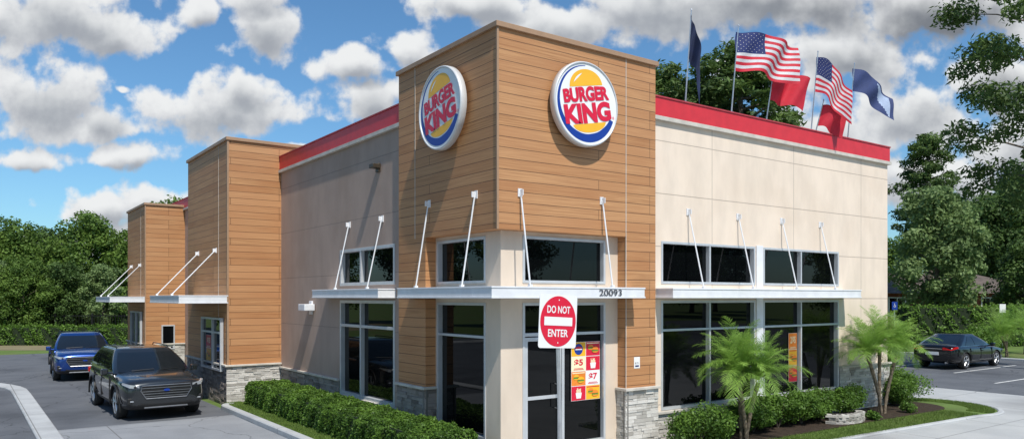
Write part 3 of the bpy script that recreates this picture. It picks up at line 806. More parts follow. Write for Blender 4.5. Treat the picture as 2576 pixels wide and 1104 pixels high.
for i, (x, y) in enumerate(((-20, 60), (-29, 56), (-37, 50), (-43, 42), (-47, 33), (-50, 24), (-52, 14))):  # row out of view, added so the side windows reflect dark foliage
    tree('bigOak' if i % 2 else 'oakA', (x, y, 0), 1.0 if i % 2 else 1.4, i*1.3, 'unseen leafy green tree added to darken window reflections', group=TG)
for k, a, f, s, rt, lb in (('oakC', .553, 50, 1.18, 0, 'rounded light green tree beside the parking lot'), ('bigOak', .635, 82, 1.1, 1, 'large dark green oak'), ('bigOak', .60, 88, 1.1, 2.2, 'large dark green oak'),
                     ('bigOak', .685, 76, 1.25, 3.4, 'large dark green oak'), ('bigOak', .655, 70, 1.0, 5.0, 'large dark green oak'), ('oakA', .51, 78, 1.0, 4, 'leafy green tree beyond the lot'), ('oakB', .672, 54, .80, 1.2, 'small dark leafy tree behind the hedge'), ('oakA', .62, 72, 1.15, 2.2, 'leafy green tree beyond the lot')):
    tree(k, site(a*f, f), s, rt, lb, group=TG)
for a, f, k, s, rt, sz in ((.200, 45, 'pineB', 1.15, 0, .93), (.300, 45, 'pineA', 1.42, 1.0, 1.02), (.255, 50, 'pineB', 1.3, 2.1, .98), (.548, 57, 'pineB', .95, 3, .86)):
    tree(k, site(a*f, f), s, rt, 'tall pine with sparse clumped crown', 'pine_tree', 'tall pines behind the restaurant', sz)
tree('hero', site(.712*31, 31), 1.06, .4, 'tall tree with airy layered branches', group=TG)
for i in range(17):
    p = (-55+i*12.5, -50-(i % 3)*6, 0)  # tree line behind the camera, added as a dark band in the glass
    tree('bigOak' if i % 2 else 'oakA', p, 1.1 if i % 2 else 1.5, i*1.1, 'unseen leafy tree across the street added for window reflections', group='unseen trees added for window reflections')

def hedge(name, label, cat, a, b, width, h, n, lsize, mat='hedge', seed=1, z=0.0, bump=.06, cell=.35, stuff=False):
    rs = np.random.RandomState(seed)
    a = np.array([a[0], a[1]]); b = np.array([b[0], b[1]]); L = np.linalg.norm(b-a); d = (b-a)/L; nn = np.array([-d[1], d[0]])
    u = rs.rand(n)*L; k = rs.choice(5, n, p=np.array([h, width, h, width*h/L*.5, width*h/L*.5])/(2*h+width+width*h/L))
    v = rs.rand(n)
    px = np.where(k == 1, (v-.5)*width, np.where(k == 0, -width/2, width/2)); pz = np.where(k == 1, h, v*h)
    ends = k >= 3; px = np.where(ends, (rs.rand(n)-.5)*width, px); u = np.where(k == 3, 0, np.where(k == 4, L, u)); pz = np.where(ends, v*h, pz)
    N3 = np.zeros((n, 3)); N3[:, 2] = (k == 1)
    sgn = np.where(k == 0, -1., np.where(k == 2, 1., 0.)); N3[:, 0] = nn[0]*sgn; N3[:, 1] = nn[1]*sgn
    es = np.where(k == 3, -1., np.where(k == 4, 1., 0.)); N3[:, 0] += d[0]*es; N3[:, 1] += d[1]*es
    lump = bump*(np.sin(u*7.3+pz*5)+np.sin(u*3.1-px*9)+np.sin(u*17+pz*13+px*11)*.6+np.sin(px*23+u*29)*.35)
    dep = -np.abs(rs.normal(size=n))*.04 + lump*.6
    edge = np.clip((np.abs(px)/(width/2)-.8)/.2, 0, 1)*np.clip((pz/h-.8)/.2, 0, 1)
    C = np.zeros((n, 3)); C[:, 0] = a[0]+d[0]*u+nn[0]*px; C[:, 1] = a[1]+d[1]*u+nn[1]*px; C[:, 2] = pz+z
    C += N3*dep[:, None]; C[:, 2] -= edge*.07
    px2 = edge*.06*np.sign(px); C[:, 0] -= nn[0]*px2; C[:, 1] -= nn[1]*px2
    st = rs.rand(n) < .03; C[:, 2] += np.where(st & (k == 1), rs.rand(n)*lsize*2.2, 0)
    M3 = N3*.6+rs.normal(size=(n, 3))*.55+np.array([0, 0, .3]); M3 /= np.linalg.norm(M3, axis=1)[:, None]
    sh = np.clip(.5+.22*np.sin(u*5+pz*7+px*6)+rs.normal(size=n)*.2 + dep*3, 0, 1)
    me = leaf_mesh('leaves', C, M3, lsize*(.6+.7*rs.rand(n)), sh, M[mat], .6, rs)
    root = thing(name, (0, 0, 0), label, cat)
    global LOCAL
    LOCAL = True
    mkobj('leaves', me, root)
    mb = MB(); q = .07
    c = [a+d*q+nn*(width/2-q), b-d*q+nn*(width/2-q), b-d*q-nn*(width/2-q), a+d*q-nn*(width/2-q)]
    mb.add([(p[0], p[1], z-.02) for p in c]+[(p[0], p[1], z+h-q) for p in c], [(0,3,2,1),(4,5,6,7),(0,1,5,4),(1,2,6,5),(2,3,7,6),(3,0,4,7)])
    mb.obj('dark_core', M['core'], root)  # solid dark box behind the leaves, inner shade put into its colour
    LOCAL = False
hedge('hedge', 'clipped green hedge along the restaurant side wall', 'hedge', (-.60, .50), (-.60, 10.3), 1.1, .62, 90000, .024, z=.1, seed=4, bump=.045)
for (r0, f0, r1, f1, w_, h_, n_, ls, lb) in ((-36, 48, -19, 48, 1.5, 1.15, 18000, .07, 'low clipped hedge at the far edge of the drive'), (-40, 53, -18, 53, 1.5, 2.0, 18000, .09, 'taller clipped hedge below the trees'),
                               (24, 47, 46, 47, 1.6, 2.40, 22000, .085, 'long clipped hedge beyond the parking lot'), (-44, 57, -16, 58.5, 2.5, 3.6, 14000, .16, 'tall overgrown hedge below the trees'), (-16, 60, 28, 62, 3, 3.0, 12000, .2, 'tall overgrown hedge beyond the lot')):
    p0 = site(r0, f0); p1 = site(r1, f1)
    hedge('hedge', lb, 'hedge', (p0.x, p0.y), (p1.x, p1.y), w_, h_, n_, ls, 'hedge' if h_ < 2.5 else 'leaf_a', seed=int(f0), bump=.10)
# dark metal fence between the two far hedges
Fn = thing('fence', site(-29, 50.4), 'dark metal picket fence above the low hedge', 'fence', rot=math.atan2(RT.y, RT.x))
LOCAL = True
mb = MB()
for zr in (.3, 1.75): mb.box((-11, -.02, zr), (11, .02, zr+.04))
mb.obj('rail', M['black'], Fn)
mb = MB()
for i in range(111): mb.box((-11+i*.2-.009, -.045, .1), (-11+i*.2+.009, -.025, 1.85))
o = mb.obj('picket', M['black'], Fn); o['kind'] = 'stuff'
for i in range(10):
    mb = MB(); x = -11+i*22/9; mb.box((x-.04, .025, 0), (x+.04, .10, 1.95)); mb.obj('post', M['black'], Fn)
LOCAL = False
def shrub(pos, rx, ry, h, n, seed, label='rounded green shrub in planting bed', ls=.028):
    rs = np.random.RandomState(seed); rng = random.Random(seed)
    blobs = [(rng.uniform(-.55, .55)*rx, rng.uniform(-.55, .55)*ry, h*rng.uniform(.3, .68), min(rx, ry)*rng.uniform(.42, .6)) for _ in range(14)]
    C, nn, sz, sh = blob_leaves(rs, blobs, n, ls, .8); C[:, 2] = np.abs(C[:, 2])
    root = thing('shrub', pos, label, 'shrub', 'shrubs in the planting bed')
    global LOCAL; LOCAL = True
    mkobj('leaves', leaf_mesh('leaves', C, nn, sz, sh, M['hedge'], .6, rs), root)
    mb = MB()
    for q in range(7):
        a = q*.9; mb.path([(0, 0, -.02), (math.cos(a)*rx*.25, math.sin(a)*ry*.25, h*.3), (math.cos(a)*rx*.5, math.sin(a)*ry*.5, h*.65)], [.016, .012, .006], 5)
    mb.obj('stems', M['bark'], root)
    LOCAL = False
Z = .13
for i, (x, y, rx, ry, h) in enumerate(((4.2, -.74, .72, .55, .86), (5.0, -.50, .42, .4, .62), (6.35, -.42, .66, .46, .84), (7.25, -.40, .66, .46, .86), (8.15, -.38, .66, .46, .88), (9.0, -.36, .66, .46, .86), (9.9, -.38, .66, .46, .90), (13.7, .30, .85, .7, 1.0), (12.9, -.1, .6, .5, .85))):
    shrub((x, y, Z), rx, ry, h, 9500, 40+i)
shrub((11.75, -1.0, Z), .22, .2, .28, 900, 81, 'small grassy clump in mulch'); shrub((10.0, -1.1, Z), .18, .18, .2, 700, 82, 'small grassy clump in mulch')
shrub(tuple(site(.61*43, 43)), 1.5, 1.3, 1.4, 5000, 83, 'rounded shrub on lawn beside parking lot', .07)
shrub(tuple(site(.53*30, 33)), .9, .8, 1.0, 4000, 84, 'rounded shrub beside the parking lot', .05)

def palm(pos, trunks, label, seed, nf=46, FL=1.15, name='palm_tree', tr=.045):
    rng = random.Random(seed); root = thing(name, pos, label, 'palm tree')
    global LOCAL; LOCAL = True
    fb = MB()
    for (bx, by, tx, ty, th) in trunks:
        tb = MB()
        pts = []; rad = []
        for i in range(13):
            t = i/12; pts.append((bx+(tx-bx)*t**1.5, by+(ty-by)*t**1.5, th*t-.03)); rad.append(tr+.008*(i % 2)+.012*t)
        tb.path(pts, rad, 9)
        tb.obj('trunk', M['palmbark'], root)
        top = Vector((tx, ty, th))
        for k in range(nf):
            az = k*2.399+rng.uniform(-.2, .2); el = R(87-74*(k/nf)**1.1+rng.uniform(-8, 8))
            Lf = FL*rng.uniform(.75, 1.1); d = Vector((math.cos(az), math.sin(az), 0))
            p = top + Vector((0, 0, .02)); e = el; seg = 12; pts = [p.copy()]
            for s in range(seg):
                dirv = d*math.cos(e)+Vector((0, 0, 1))*math.sin(e); p = p+dirv*Lf/seg; pts.append(p.copy()); e -= R(4.2+3.9*s/seg*2)*(.5+.6*math.cos(el))
            sv = d.cross(Vector((0, 0, 1))); shb = rng.uniform(.1, .85)
            fb.path(pts, [.0055*(1-.7*i/seg) for i in range(seg+1)], 3, sh=.9)
            NL = 50
            for s in range(NL):
                t = .08+.92*s/(NL-1); q = t*seg; i = min(seg-1, int(q)); c = pts[i].lerp(pts[i+1], q-i); tg = (pts[i+1]-pts[i]).normalized(); up = sv.cross(tg)
                ll = .24*Lf*(math.sin(math.pi*min(1, .18+t*.82))**.6+.12)*rng.uniform(.8, 1.15)
                for sg in (-1, 1):
                    dv = (sv*sg*rng.uniform(.5, .85)+tg*.8+Vector((0, 0, rng.uniform(-.30, .30)))).normalized()
                    wv = dv.cross(up).normalized()*.0042
                    m = c+dv*ll*.5+Vector((0, 0, -.005)); e2 = c+dv*ll+Vector((0, 0, -.15*ll))
                    fb.add([c-wv*.6, c+wv*.6, m+wv, e2, m-wv], [(0,1,2,4),(4,2,3)], 0, min(1, max(0, shb+rng.uniform(-.2, .3))))
    fb.obj('crown', M['frond'], root, shade=True)
    LOCAL = False
    return root
palm((5.42, -.95, Z), [(0, 0, -.20, .05, 1.28), (.06, .04, .26, -.1, 1.18), (-.02, .1, .02, .2, 1.45)], 'feathery dwarf date palm in front of the windows', 3, 34, 1.08, tr=.032)
palm((11.0, -.75, Z), [(-.05, 0, -.58, .05, 1.45), (.10, 0, .58, -.05, 1.48), (.04, .1, .05, .1, 1.68)], 'multi stemmed feathery dwarf date palm in mulch bed', 9, 36, 1.08, tr=.030)
palm(tuple(site(.648*38, 38)), [(0, 0, .1, 0, 1.2), (.2, 0, -.5, 0, 1.1)], 'small palm on the lawn beside parking lot', 12, 26, 1.6)
palm(tuple(site(.672*40, 40)), [(0, 0, .3, 0, 1.2)], 'small palm on the lawn beside parking lot', 15, 30, 1.6)

def blades(name, poly_fn, n, h, seed, z):
    rs = np.random.RandomState(seed); mb_v = np.zeros((n, 3, 3)); P = poly_fn(rs, n)
    a = rs.rand(n)*6.28; w = .006; hh = h*(.5+.8*rs.rand(n))
    mb_v[:, 0] = np.c_[P[:, 0]-np.cos(a)*w, P[:, 1]-np.sin(a)*w, np.full(n, z)]
    mb_v[:, 1] = np.c_[P[:, 0]+np.cos(a)*w, P[:, 1]+np.sin(a)*w, np.full(n, z)]
    mb_v[:, 2] = np.c_[P[:, 0]+rs.normal(size=n)*h*.4, P[:, 1]+rs.normal(size=n)*h*.4, z+hh]
    me = bpy.data.meshes.new(name); me.vertices.add(3*n); me.vertices.foreach_set('co', mb_v.reshape(-1).astype(np.float32))
    me.loops.add(3*n); me.loops.foreach_set('vertex_index', np.arange(3*n, dtype=np.int32))
    me.polygons.add(n); me.polygons.foreach_set('loop_start', np.arange(0, 3*n, 3, dtype=np.int32)); me.materials.append(M['grassblade']); me.update(calc_edges=True)
    at = me.attributes.new('shade', 'FLOAT', 'FACE'); at.data.foreach_set('value', rs.rand(n).astype(np.float32))
    o = mkobj(name, me); o['kind'] = 'stuff'; o['label'] = 'short green mown grass verge beside kerb'; o['category'] = 'grass'
blades('grass', lambda rs, n: np.c_[-1.5+rs.rand(n)*.42, 3+rs.rand(n)*7.9], 16000, .04, 1, .105)
def isl_pts(rs, n):
    t = rs.rand(n)
    x = 4+t*9; y = -2.05+rs.rand(n)*.85-.02*(x-9)
    a = R(-88)+rs.rand(n)*R(160); rr = 1.1+rs.rand(n)*.57
    x2 = 13.3+rr*np.cos(a); y2 = -.55+rr*np.sin(a)
    m = rs.rand(n) < .6
    return np.c_[np.where(m, x, x2), np.where(m, y, y2)]
blades('grass', isl_pts, 30000, .045, 2, .115)

SW = thing('stone_edging', (9.2, -.95, Z), 'low curved stacked stone edging in mulch bed', 'stone wall')
mb = MB(); rng = random.Random(3)
for lay in range(3):
    for q in range(9):
        t = (q+.5*(lay % 2))/9; ang = R(205+130*t); cx, cy = 9.2+.62*math.cos(ang), -.65+.42*math.sin(ang)
        w_ = .11; hh = .075
        c, s = math.cos(ang+math.pi/2), math.sin(ang+math.pi/2); vs = []
        for zz in (0, hh-.006):
            for du, dv in ((-w_, -.08), (w_, -.08), (w_, .08), (-w_, .08)):
                du += rng.uniform(-.012, .012); dv += rng.uniform(-.012, .012)
                vs.append((cx+du*c-dv*s, cy+du*s+dv*c, Z+lay*hh+zz))
        mb.add(vs, [(0,3,2,1),(4,5,6,7),(0,1,5,4),(1,2,6,5),(2,3,7,6),(3,0,4,7)], 0, rng.random()*.6)
mb.obj('stones', M['stone'], SW, bevel=.008, shade=True)

# ================================================================== HOUSE beyond
hp = site(36.8, 60)
Hs = thing('brick_house', hp, 'single storey red brick house with hipped shingle roof', 'house', rot=R(-36))
LOCAL = True
mb = MB(); mb.box((-9, 0, 0), (5.5, 9, 3.3)); mb.obj('wall', M['brick'], Hs, shade=True)
mb = MB(); mb.add([(-9.6, -.6, 3.3), (6.1, -.6, 3.3), (6.1, 9.6, 3.3), (-9.6, 9.6, 3.3), (-5, 4.5, 5.0), (2, 4.5, 5.0)], [(0,1,5,4),(1,2,5),(2,3,4,5),(3,0,4),(0,3,2,1)])
mb.obj('roof', M['shingle'], Hs)
for x in (-6.5, -3, .8, 3.8):
    mb = MB(); mb.box((x-.7, -.05, 1.5), (x+.7, -.0, 3.0)); w = mb.obj('window', M['signwhite'], Hs)
    for q in (-1, 1):
        g = MB(); g.box((x+q*.04, -.07, 1.58), (x+q*.6, -.052, 2.92)); g.obj('glass', M['glass'], w)
LOCAL = False

def lot_sign(pos, label, mat, h=2.2, w=.30, hh=.45):
    root = thing('parking_sign', pos, label, 'sign', rot=R(-38)); global LOCAL; LOCAL = True
    mb = MB(); mb.tube((0, 0, 0), (0, 0, h), .03, n=8); mb.obj('post', M['silver'], root)
    mb = MB(); mb.box((-w/2, -.045, h-hh), (w/2, -.032, h)); pl = mb.obj('sign_plate', M[mat], root, bevel=.004)
    if mat == 'signblue':
        fr = (Vector((0, -.047, h-hh*.45)), Vector((1, 0, 0)), Vector((0, 0, 1)), Vector((0, -1, 0)))
        parts = [(*ell2(-.01, .09, .02, .02, 12), 0, .001), (*rect2(-.02, -.02, 0, .065), 0, .001), (*rect2(-.0, -.02, .05, 0), 0, .002), (*rect2(.04, -.08, .055, 0), 0, .001)]
        a = [(math.cos(R(t))*.06, math.sin(R(t))*.06-.05) for t in range(130, 390, 20)]; b = [(math.cos(R(t))*.045, math.sin(R(t))*.045-.05) for t in range(130, 390, 20)]
        k = len(a); parts.append((a+b, [(i, i+1, k+i+1, k+i) for i in range(k-1)], 0, .0015))
        flat_obj('wheelchair_symbol', parts, fr, [M['signwhite']], pl)
    LOCAL = False
lot_sign(tuple(site(.5015*42, 42)), 'blue accessible parking sign on post', 'signblue', 2.75)
lot_sign(tuple(site(.643*44, 44)), 'small white sign on post beside hedge', 'signwhite', 2.6, .35, .5)

# ================================================================== CARS
def car(name, label, pos, rot, paint, sedan=False, scale=1.0):
    global LOCAL; LOCAL = True
    root = thing(name, pos, label, 'car', rot=rot); root.scale = (scale,)*3
    if not sedan:
        st = [(-2.53,.60,.52,.74),(-2.515,.74,.38,.87),(-2.44,.86,.28,.95),(-2.25,.935,.24,1.00),(-1.8,.975,.24,1.05),(-1.3,.98,.24,1.085),(-.9,.985,.24,1.10),(0,.99,.24,1.11),(1.5,.985,.25,1.13),(2.15,.96,.27,1.13),(2.42,.91,.34,1.11),(2.5,.84,.42,1.0)]
        GH = dict(yf=(-1.40,-.36), yr=(2.42,1.90), hw=(.90,.69), z=(1.06,1.575), crown=.085); wy = (-1.55, 1.45); wr = .385
        sides = [(.12,.38),(.405,.67),(.70,.93)]
    else:
        st = [(-2.42,.62,.42,.62),(-2.38,.74,.32,.70),(-2.25,.85,.24,.76),(-1.9,.91,.20,.83),(-1.2,.925,.20,.92),(-.9,.925,.20,.94),(0,.93,.20,.96),(1.2,.93,.20,1.0),(1.9,.91,.22,1.02),(2.25,.86,.28,1.01),(2.40,.78,.34,.95),(2.43,.70,.42,.86)]
        GH = dict(yf=(-1.15,-.15), yr=(2.12,1.02), hw=(.84,.60), z=(.92,1.39), crown=.055); wy = (-1.45, 1.40); wr = .335
        sides = [(.18,.47),(.50,.80)]
    mb = MB(); prof = lambda w,zb,zt: [(0,zb),(w*.8,zb),(w*.94,zb+.05),(w*.985,zb+(zt-zb)*.28),(w,zb+(zt-zb)*.55),(w*.985,zb+(zt-zb)*.72),(w*.97,zt-(zt-zb)*.14),(w*.87,zt-.012),(w*.62,zt+.015),(w*.50,zt+.028),(0,zt+.040)]
    rings = []
    for y,w,zb_,zt in st:
        h = prof(w,zb_,zt); full = h + [(-x,z) for x,z in h[-2:0:-1]]; rings.append([(x,y,z) for x,z in full])
    n = len(rings[0]); vs = [p for r_ in rings for p in r_]
    fs = [(i*n+j,(i+1)*n+j,(i+1)*n+(j+1)%n,i*n+(j+1)%n) for i in range(len(rings)-1) for j in range(n)]
    fs += [tuple(range(n)), tuple((len(rings)-1)*n+j for j in range(n-1,-1,-1))]
    mb.add(vs, fs); body = mb.obj('body', [M[paint], M['black']], root, smooth=True)
    ss = body.modifiers.new('s','SUBSURF'); ss.levels = 2; ss.render_levels = 2
    cut = MB()
    for y in wy:
        for sx in (-1,1): cut.tube((sx*.66,y,wr-.01),(sx*1.2,y,wr-.01),wr+.055,n=32)
    co = cut.obj('cutter', [M['black'], M['black']])
    bo = body.modifiers.new('b','BOOLEAN'); bo.object = co; bo.operation = 'DIFFERENCE'; bo.solver = 'EXACT'
    bpy.context.view_layer.update()
    co.matrix_world = root.matrix_world; bpy.context.view_layer.update()
    me = bpy.data.meshes.new_from_object(body.evaluated_get(bpy.context.evaluated_depsgraph_get()))
    body.modifiers.clear(); body.data = me; bpy.data.objects.remove(co)
    me.materials.clear(); me.materials.append(M[paint]); me.materials.append(M['black'])
    mi = []
    for p in me.polygons:
        c = p.center; inside = any((c.y-y)**2+(c.z-wr+.01)**2 < (wr+.06)**2 for y in wy) and abs(c.x) < 1.1 and abs(c.x) > .6 and (abs(p.normal.x) < .35 or abs(c.x) < .7)
        low = c.z < (.40 if not sedan else .27)
        mi.append(1 if inside or low else 0)
    me.polygons.foreach_set('material_index', mi)
    if not sedan:
        for y in wy:
            for sx in (-1,1):
                al = MB()
                pts = [(sx*.985, y+math.cos(R(t))*(wr+.07), wr-.01+math.sin(R(t))*(wr+.07)) for t in range(-8,190,11)]
                al.path(pts,[.022]*len(pts),6)
                al.obj('wheel_arch', M['black'], root, smooth=True)
    lerp = lambda a,b,t: a+(b-a)*t
    def G(side,s,t,off=0.0):
        hw = lerp(*GH['hw'],t)+.04*math.sin(math.pi*t); z = lerp(*GH['z'],t); yf = lerp(*GH['yf'],t)-.05*math.sin(math.pi*t); yr = lerp(*GH['yr'],t)+.05*math.sin(math.pi*t)
        if side == 'F': return (s*(hw-.0), yf+.16*s*s*s*s+.10*s*s-off, z+off*.6)
        if side == 'B': return (s*hw, yr-.10*s*s*s*s-.03*s*s+off, z+off*.3)
        sg = 1 if side == 'R' else -1
        ya = yf+.26; yb = yr-.13
        return (sg*(hw+off-.0), lerp(ya,yb,s), z)
    def ring(t, k=1.0, dz=0.0):
        o = [G('F',-1+2*i/10,t) for i in range(11)] + [G('R',i/12,t) for i in range(1,12)] + [G('B',1-2*i/10,t) for i in range(11)] + [G('L',1-i/12,t) for i in range(1,12)]
        cy = (lerp(*GH['yf'],1)+lerp(*GH['yr'],1))/2
        return [(x*k, cy+(y-cy)*(k if k < 1 else 1), z+dz) for x,y,z in o]
    c = GH['crown']
    rg = [ring(0), ring(.25), ring(.5), ring(.75), ring(.93), ring(1,.985,.016), ring(1,.94,c*.5), ring(1,.85,c*.75), ring(1,.6,c*.95), ring(1,.3,c)]
    n = len(rg[0]); mb = MB(); vs = [p for r_ in rg for p in r_]
    fs = [(i*n+j,i*n+(j+1)%n,(i+1)*n+(j+1)%n,(i+1)*n+j) for i in range(len(rg)-1) for j in range(n)] + [tuple((len(rg)-1)*n+j for j in range(n))]
    mb.add(vs,fs); mb.obj('cabin', M[paint], root, smooth=True)
    def pane(side,s0,s1,t0,t1,off=.008,k=8,skew=0.0):
        vs = []; fs = []
        for i in range(k+1):
            for j in range(6):
                s = lerp(s0,s1,i/k); t = lerp(t0,t1,j/5); vs.append(G(side,s+skew*(t-t0)*(1-i/k),t,off))
        fs = [(i*6+j,(i+1)*6+j,(i+1)*6+j+1,i*6+j+1) for i in range(k) for j in range(5)]
        return vs,fs
    mb = MB(); mb.add(*pane('F',-.92,.92,.06,.92,.010)); ws = mb.obj('windshield', M['carglass'], root, smooth=True)
    for sx in (-.35,.35):
        wp = MB(); wp.path([G('F',sx-.25,.10,.03),G('F',sx+.35,.16,.022)],[.008,.006],5); wp.obj('wiper', M['black'], ws)
    mb = MB(); mb.add(*pane('B',-.86,.86,.15,.90,.010)); mb.obj('rear_window', M['carglass'], root, smooth=True)
    for sd in 'RL':
        for q,(a,b) in enumerate(sides):
            mb = MB(); mb.add(*pane(sd,a-.06 if q == 0 else a,b,.12,.88,.007,8,.14 if q == 0 else (-.0))); mb.obj('side_window', M['carglass'], root, smooth=True)
    W0 = .99 if not sedan else .93; zb = GH['z'][0]
    ylines = (-.95,.15,1.15) if not sedan else (-.95,.1,1.05)
    for y in ylines:
        for sx in (-1,1):
            dl = MB(); dl.box((sx*(W0-.03),y-.005,.42),(sx*(W0+.002),y+.005,zb-.06)); dl.obj('door_seam', M['black'], root)
    for y in (ylines[1]-.12, ylines[2]-.10):
        for sx in (-1,1):
            h = MB(); h.box((sx*(W0-.02),y-.09,zb-.19),(sx*(W0+.03),y+.09,zb-.155)); h.obj('door_handle', M[paint], root, bevel=.01)
    for sx in (-1,1):
        h = MB(); y = GH['yf'][0]+.52; h.box((sx*.88,y-.02,zb-.02),(sx*1.02,y+.05,zb+.04)); h.box((sx*1.0,y-.09,zb-.02),(sx*1.16,y+.07,zb+.13)); h.obj('mirror', M[paint], root, bevel=.035)
    for y in wy:
        for sx in (-1,1):
            t = MB(); xo = .955 if not sedan else .90; xi = xo-.23
            pr = [(xi,wr*.66),(xi,wr*.93),(xi+.03,wr),(xo-.03,wr),(xo,wr*.93),(xo+.004,wr*.70),(xo-.02,wr*.66)]
            nn = 32; vs = [(sx*x,y+rr*math.cos(2*math.pi*i/nn),wr+rr*math.sin(2*math.pi*i/nn)) for x,rr in pr for i in range(nn)]
            t.add(vs,[(k*nn+i,k*nn+(i+1)%nn,(k+1)*nn+(i+1)%nn,(k+1)*nn+i) for k in range(len(pr)-1) for i in range(nn)])
            tw = t.obj('wheel', M['rubber'], root, smooth=True); tw['label'] = 'black tyre with silver rim'
            m = MB(); m.tube((sx*(xo-.10),y,wr),(sx*(xo-.085),y,wr),wr*.66,n=28,mi=1)
            m.tube((sx*(xo-.06),y,wr),(sx*(xo+.0),y,wr),.055,n=12)
            for k in range(5):
                for dv in (-.13,.13):
                    a = k*2*math.pi/5+.3; p0 = (sx*(xo-.015),y+.04*math.cos(a),wr+.04*math.sin(a)); p1 = (sx*(xo-.01),y+wr*.66*math.cos(a+dv),wr+wr*.66*math.sin(a+dv)); m.tube(p0,p1,.018,.022,n=5)
            pts = [(sx*(xo-.008),y+wr*.67*math.cos(2*math.pi*i/24),wr+wr*.67*math.sin(2*math.pi*i/24)) for i in range(25)]; m.path(pts,[.014]*25,6)
            m.obj('rim',[M['silver'],M['black']],tw)
    if not sedan:
        g = MB(); yF = -2.535
        hexp = [(-.46,.55),(-.58,.74),(-.55,.86),(.55,.86),(.58,.74),(.46,.55)]
        vs = [(x,yF,z) for x,z in hexp]+[(x,yF+.12,z) for x,z in hexp]; g.add(vs,[tuple(range(6))]+[(i,(i+1)%6,6+(i+1)%6,6+i) for i in range(6)],0)
        gr = g.obj('grille', M['black'], root)
        for zc,x in ((.60,.485),(.66,.52),(.72,.55),(.80,.56)):
            c2 = MB(); c2.box((-x,yF-.018,zc-.007),(x,yF-.004,zc+.007)); c2.obj('grille_bar', M['grillebar'], gr)
        c2 = MB(); c2.path([(x,yF-.006,z) for x,z in hexp+hexp[:1]],[.012]*7,6); c2.obj('grille_frame', M['grillebar'], gr)
        e = MB(); p_,f_ = ell2(0,.74,.075,.03,24); e.add([(x,yF-.022,z) for x,z in p_],f_); e.obj('badge', M['signblue'], gr)
        for sx in (-1,1):
            hl = MB(); P_ = [(.61,-2.515,.795),(.61,-2.515,.865),(.80,-2.475,.895),(.93,-2.24,.93),(.94,-2.22,.89),(.82,-2.475,.82)]
            Q_ = [(x-.02,y+.12,z) for x,y,z in P_]
            hl.add([(sx*x,y,z) for x,y,z in P_+Q_],[tuple(range(6))]+[(i,(i+1)%6,6+(i+1)%6,6+i) for i in range(6)]); hh = hl.obj('headlight', M['lamp'], root)
            k = MB(); k.tube((sx*.70,-2.512,.835),(sx*.70,-2.49,.835),.026,n=12); k.obj('lamp_reflector', M['black'], hh)
            fp = MB(); fp.box((sx*.64,-2.485,.42),(sx*.86,-2.38,.58)); fp.obj('fog_light_housing', M['black'], root, bevel=.02)
            fl = MB(); fl.box((sx*.67,-2.50,.48),(sx*.81,-2.40,.51)); fl.obj('fog_light', M['lamp'], root, bevel=.01)
            tl = MB(); tl.box((sx*.72,2.38,.85),(sx*.93,2.50,1.0)); tl.obj('taillight', M['tail'], root, bevel=.02)
            rl = MB(); rl.path([(sx*.63,.0,1.60),(sx*.635,.1,1.675),(sx*.635,1.6,1.675),(sx*.63,1.75,1.60)],[.014]*4,6); rl.obj('roof_rail', M['black'], root)
            hd = MB(); hd.path([(sx*.50,-2.36,.985),(sx*.57,-1.9,1.045),(sx*.66,-1.45,1.095)],[.010,.016,.010],6); hd.obj('hood_crease', M[paint], root, smooth=True)
        lb = MB(); lb.box((-.60,-2.515,.38),(.60,-2.42,.50)); lb.obj('lower_intake', M['black'], root, bevel=.02)
        sk = MB(); sk.box((-.50,-2.52,.31),(.50,-2.42,.345)); sk.obj('skid_plate', M['grillebar'], root, bevel=.012)
    else:
        for sx in (-1,1):
            tl = MB(); P_ = [(.42,2.445,.82),(.42,2.445,.92),(.72,2.42,.95),(.90,2.18,.96),(.91,2.15,.88),(.76,2.42,.81)]; Q_ = [(x-.03,y-.12,z) for x,y,z in P_]
            tl.add([(sx*x,y,z) for x,y,z in P_+Q_],[tuple(range(6))]+[(i,(i+1)%6,6+(i+1)%6,6+i) for i in range(6)]); tl.obj('taillight', M['tail'], root)
            hl = MB(); P_ = [(.50,-2.42,.58),(.50,-2.42,.66),(.74,-2.37,.70),(.86,-2.15,.74),(.84,-2.25,.64)]; Q_ = [(x-.03,y+.12,z) for x,y,z in P_]
            hl.add([(sx*x,y,z) for x,y,z in P_+Q_],[tuple(range(5))]+[(i,(i+1)%5,5+(i+1)%5,5+i) for i in range(5)]); hl.obj('headlight', M['lamp'], root)
            ex = MB(); ex.tube((sx*.55,2.30,.30),(sx*.55,2.45,.30),.04,n=12); ex.obj('exhaust', M['chrome'], root)
            ct = MB(); ct.path([G('R' if sx > 0 else 'L', s_/10, .06, .01) for s_ in range(0, 11)], [.008]*11, 5); ct.obj('window_trim', M['chrome'], root)
        lp = MB(); lp.box((-.26,2.42,.60),(.26,2.45,.73)); lp.obj('licence_plate', M['signwhite'], root)
        tr = MB(); tr.box((-.40,2.435,.85),(.40,2.452,.87)); tr.obj('chrome_trim', M['chrome'], root)
    LOCAL = False
    return root
car('parked_car', 'dark grey sport utility vehicle waiting in the drive through lane', (-3.36, 12.0, .006), R(2), 'paint_grey')
car('parked_car', 'bright blue sport utility vehicle queuing in the lane', (-3.62, 22.9, .006), R(-3), 'paint_blue')
car('parked_car', 'black sedan parked in the parking lot', (27.9, 4.9, .006), R(90), 'paint_black', sedan=True)

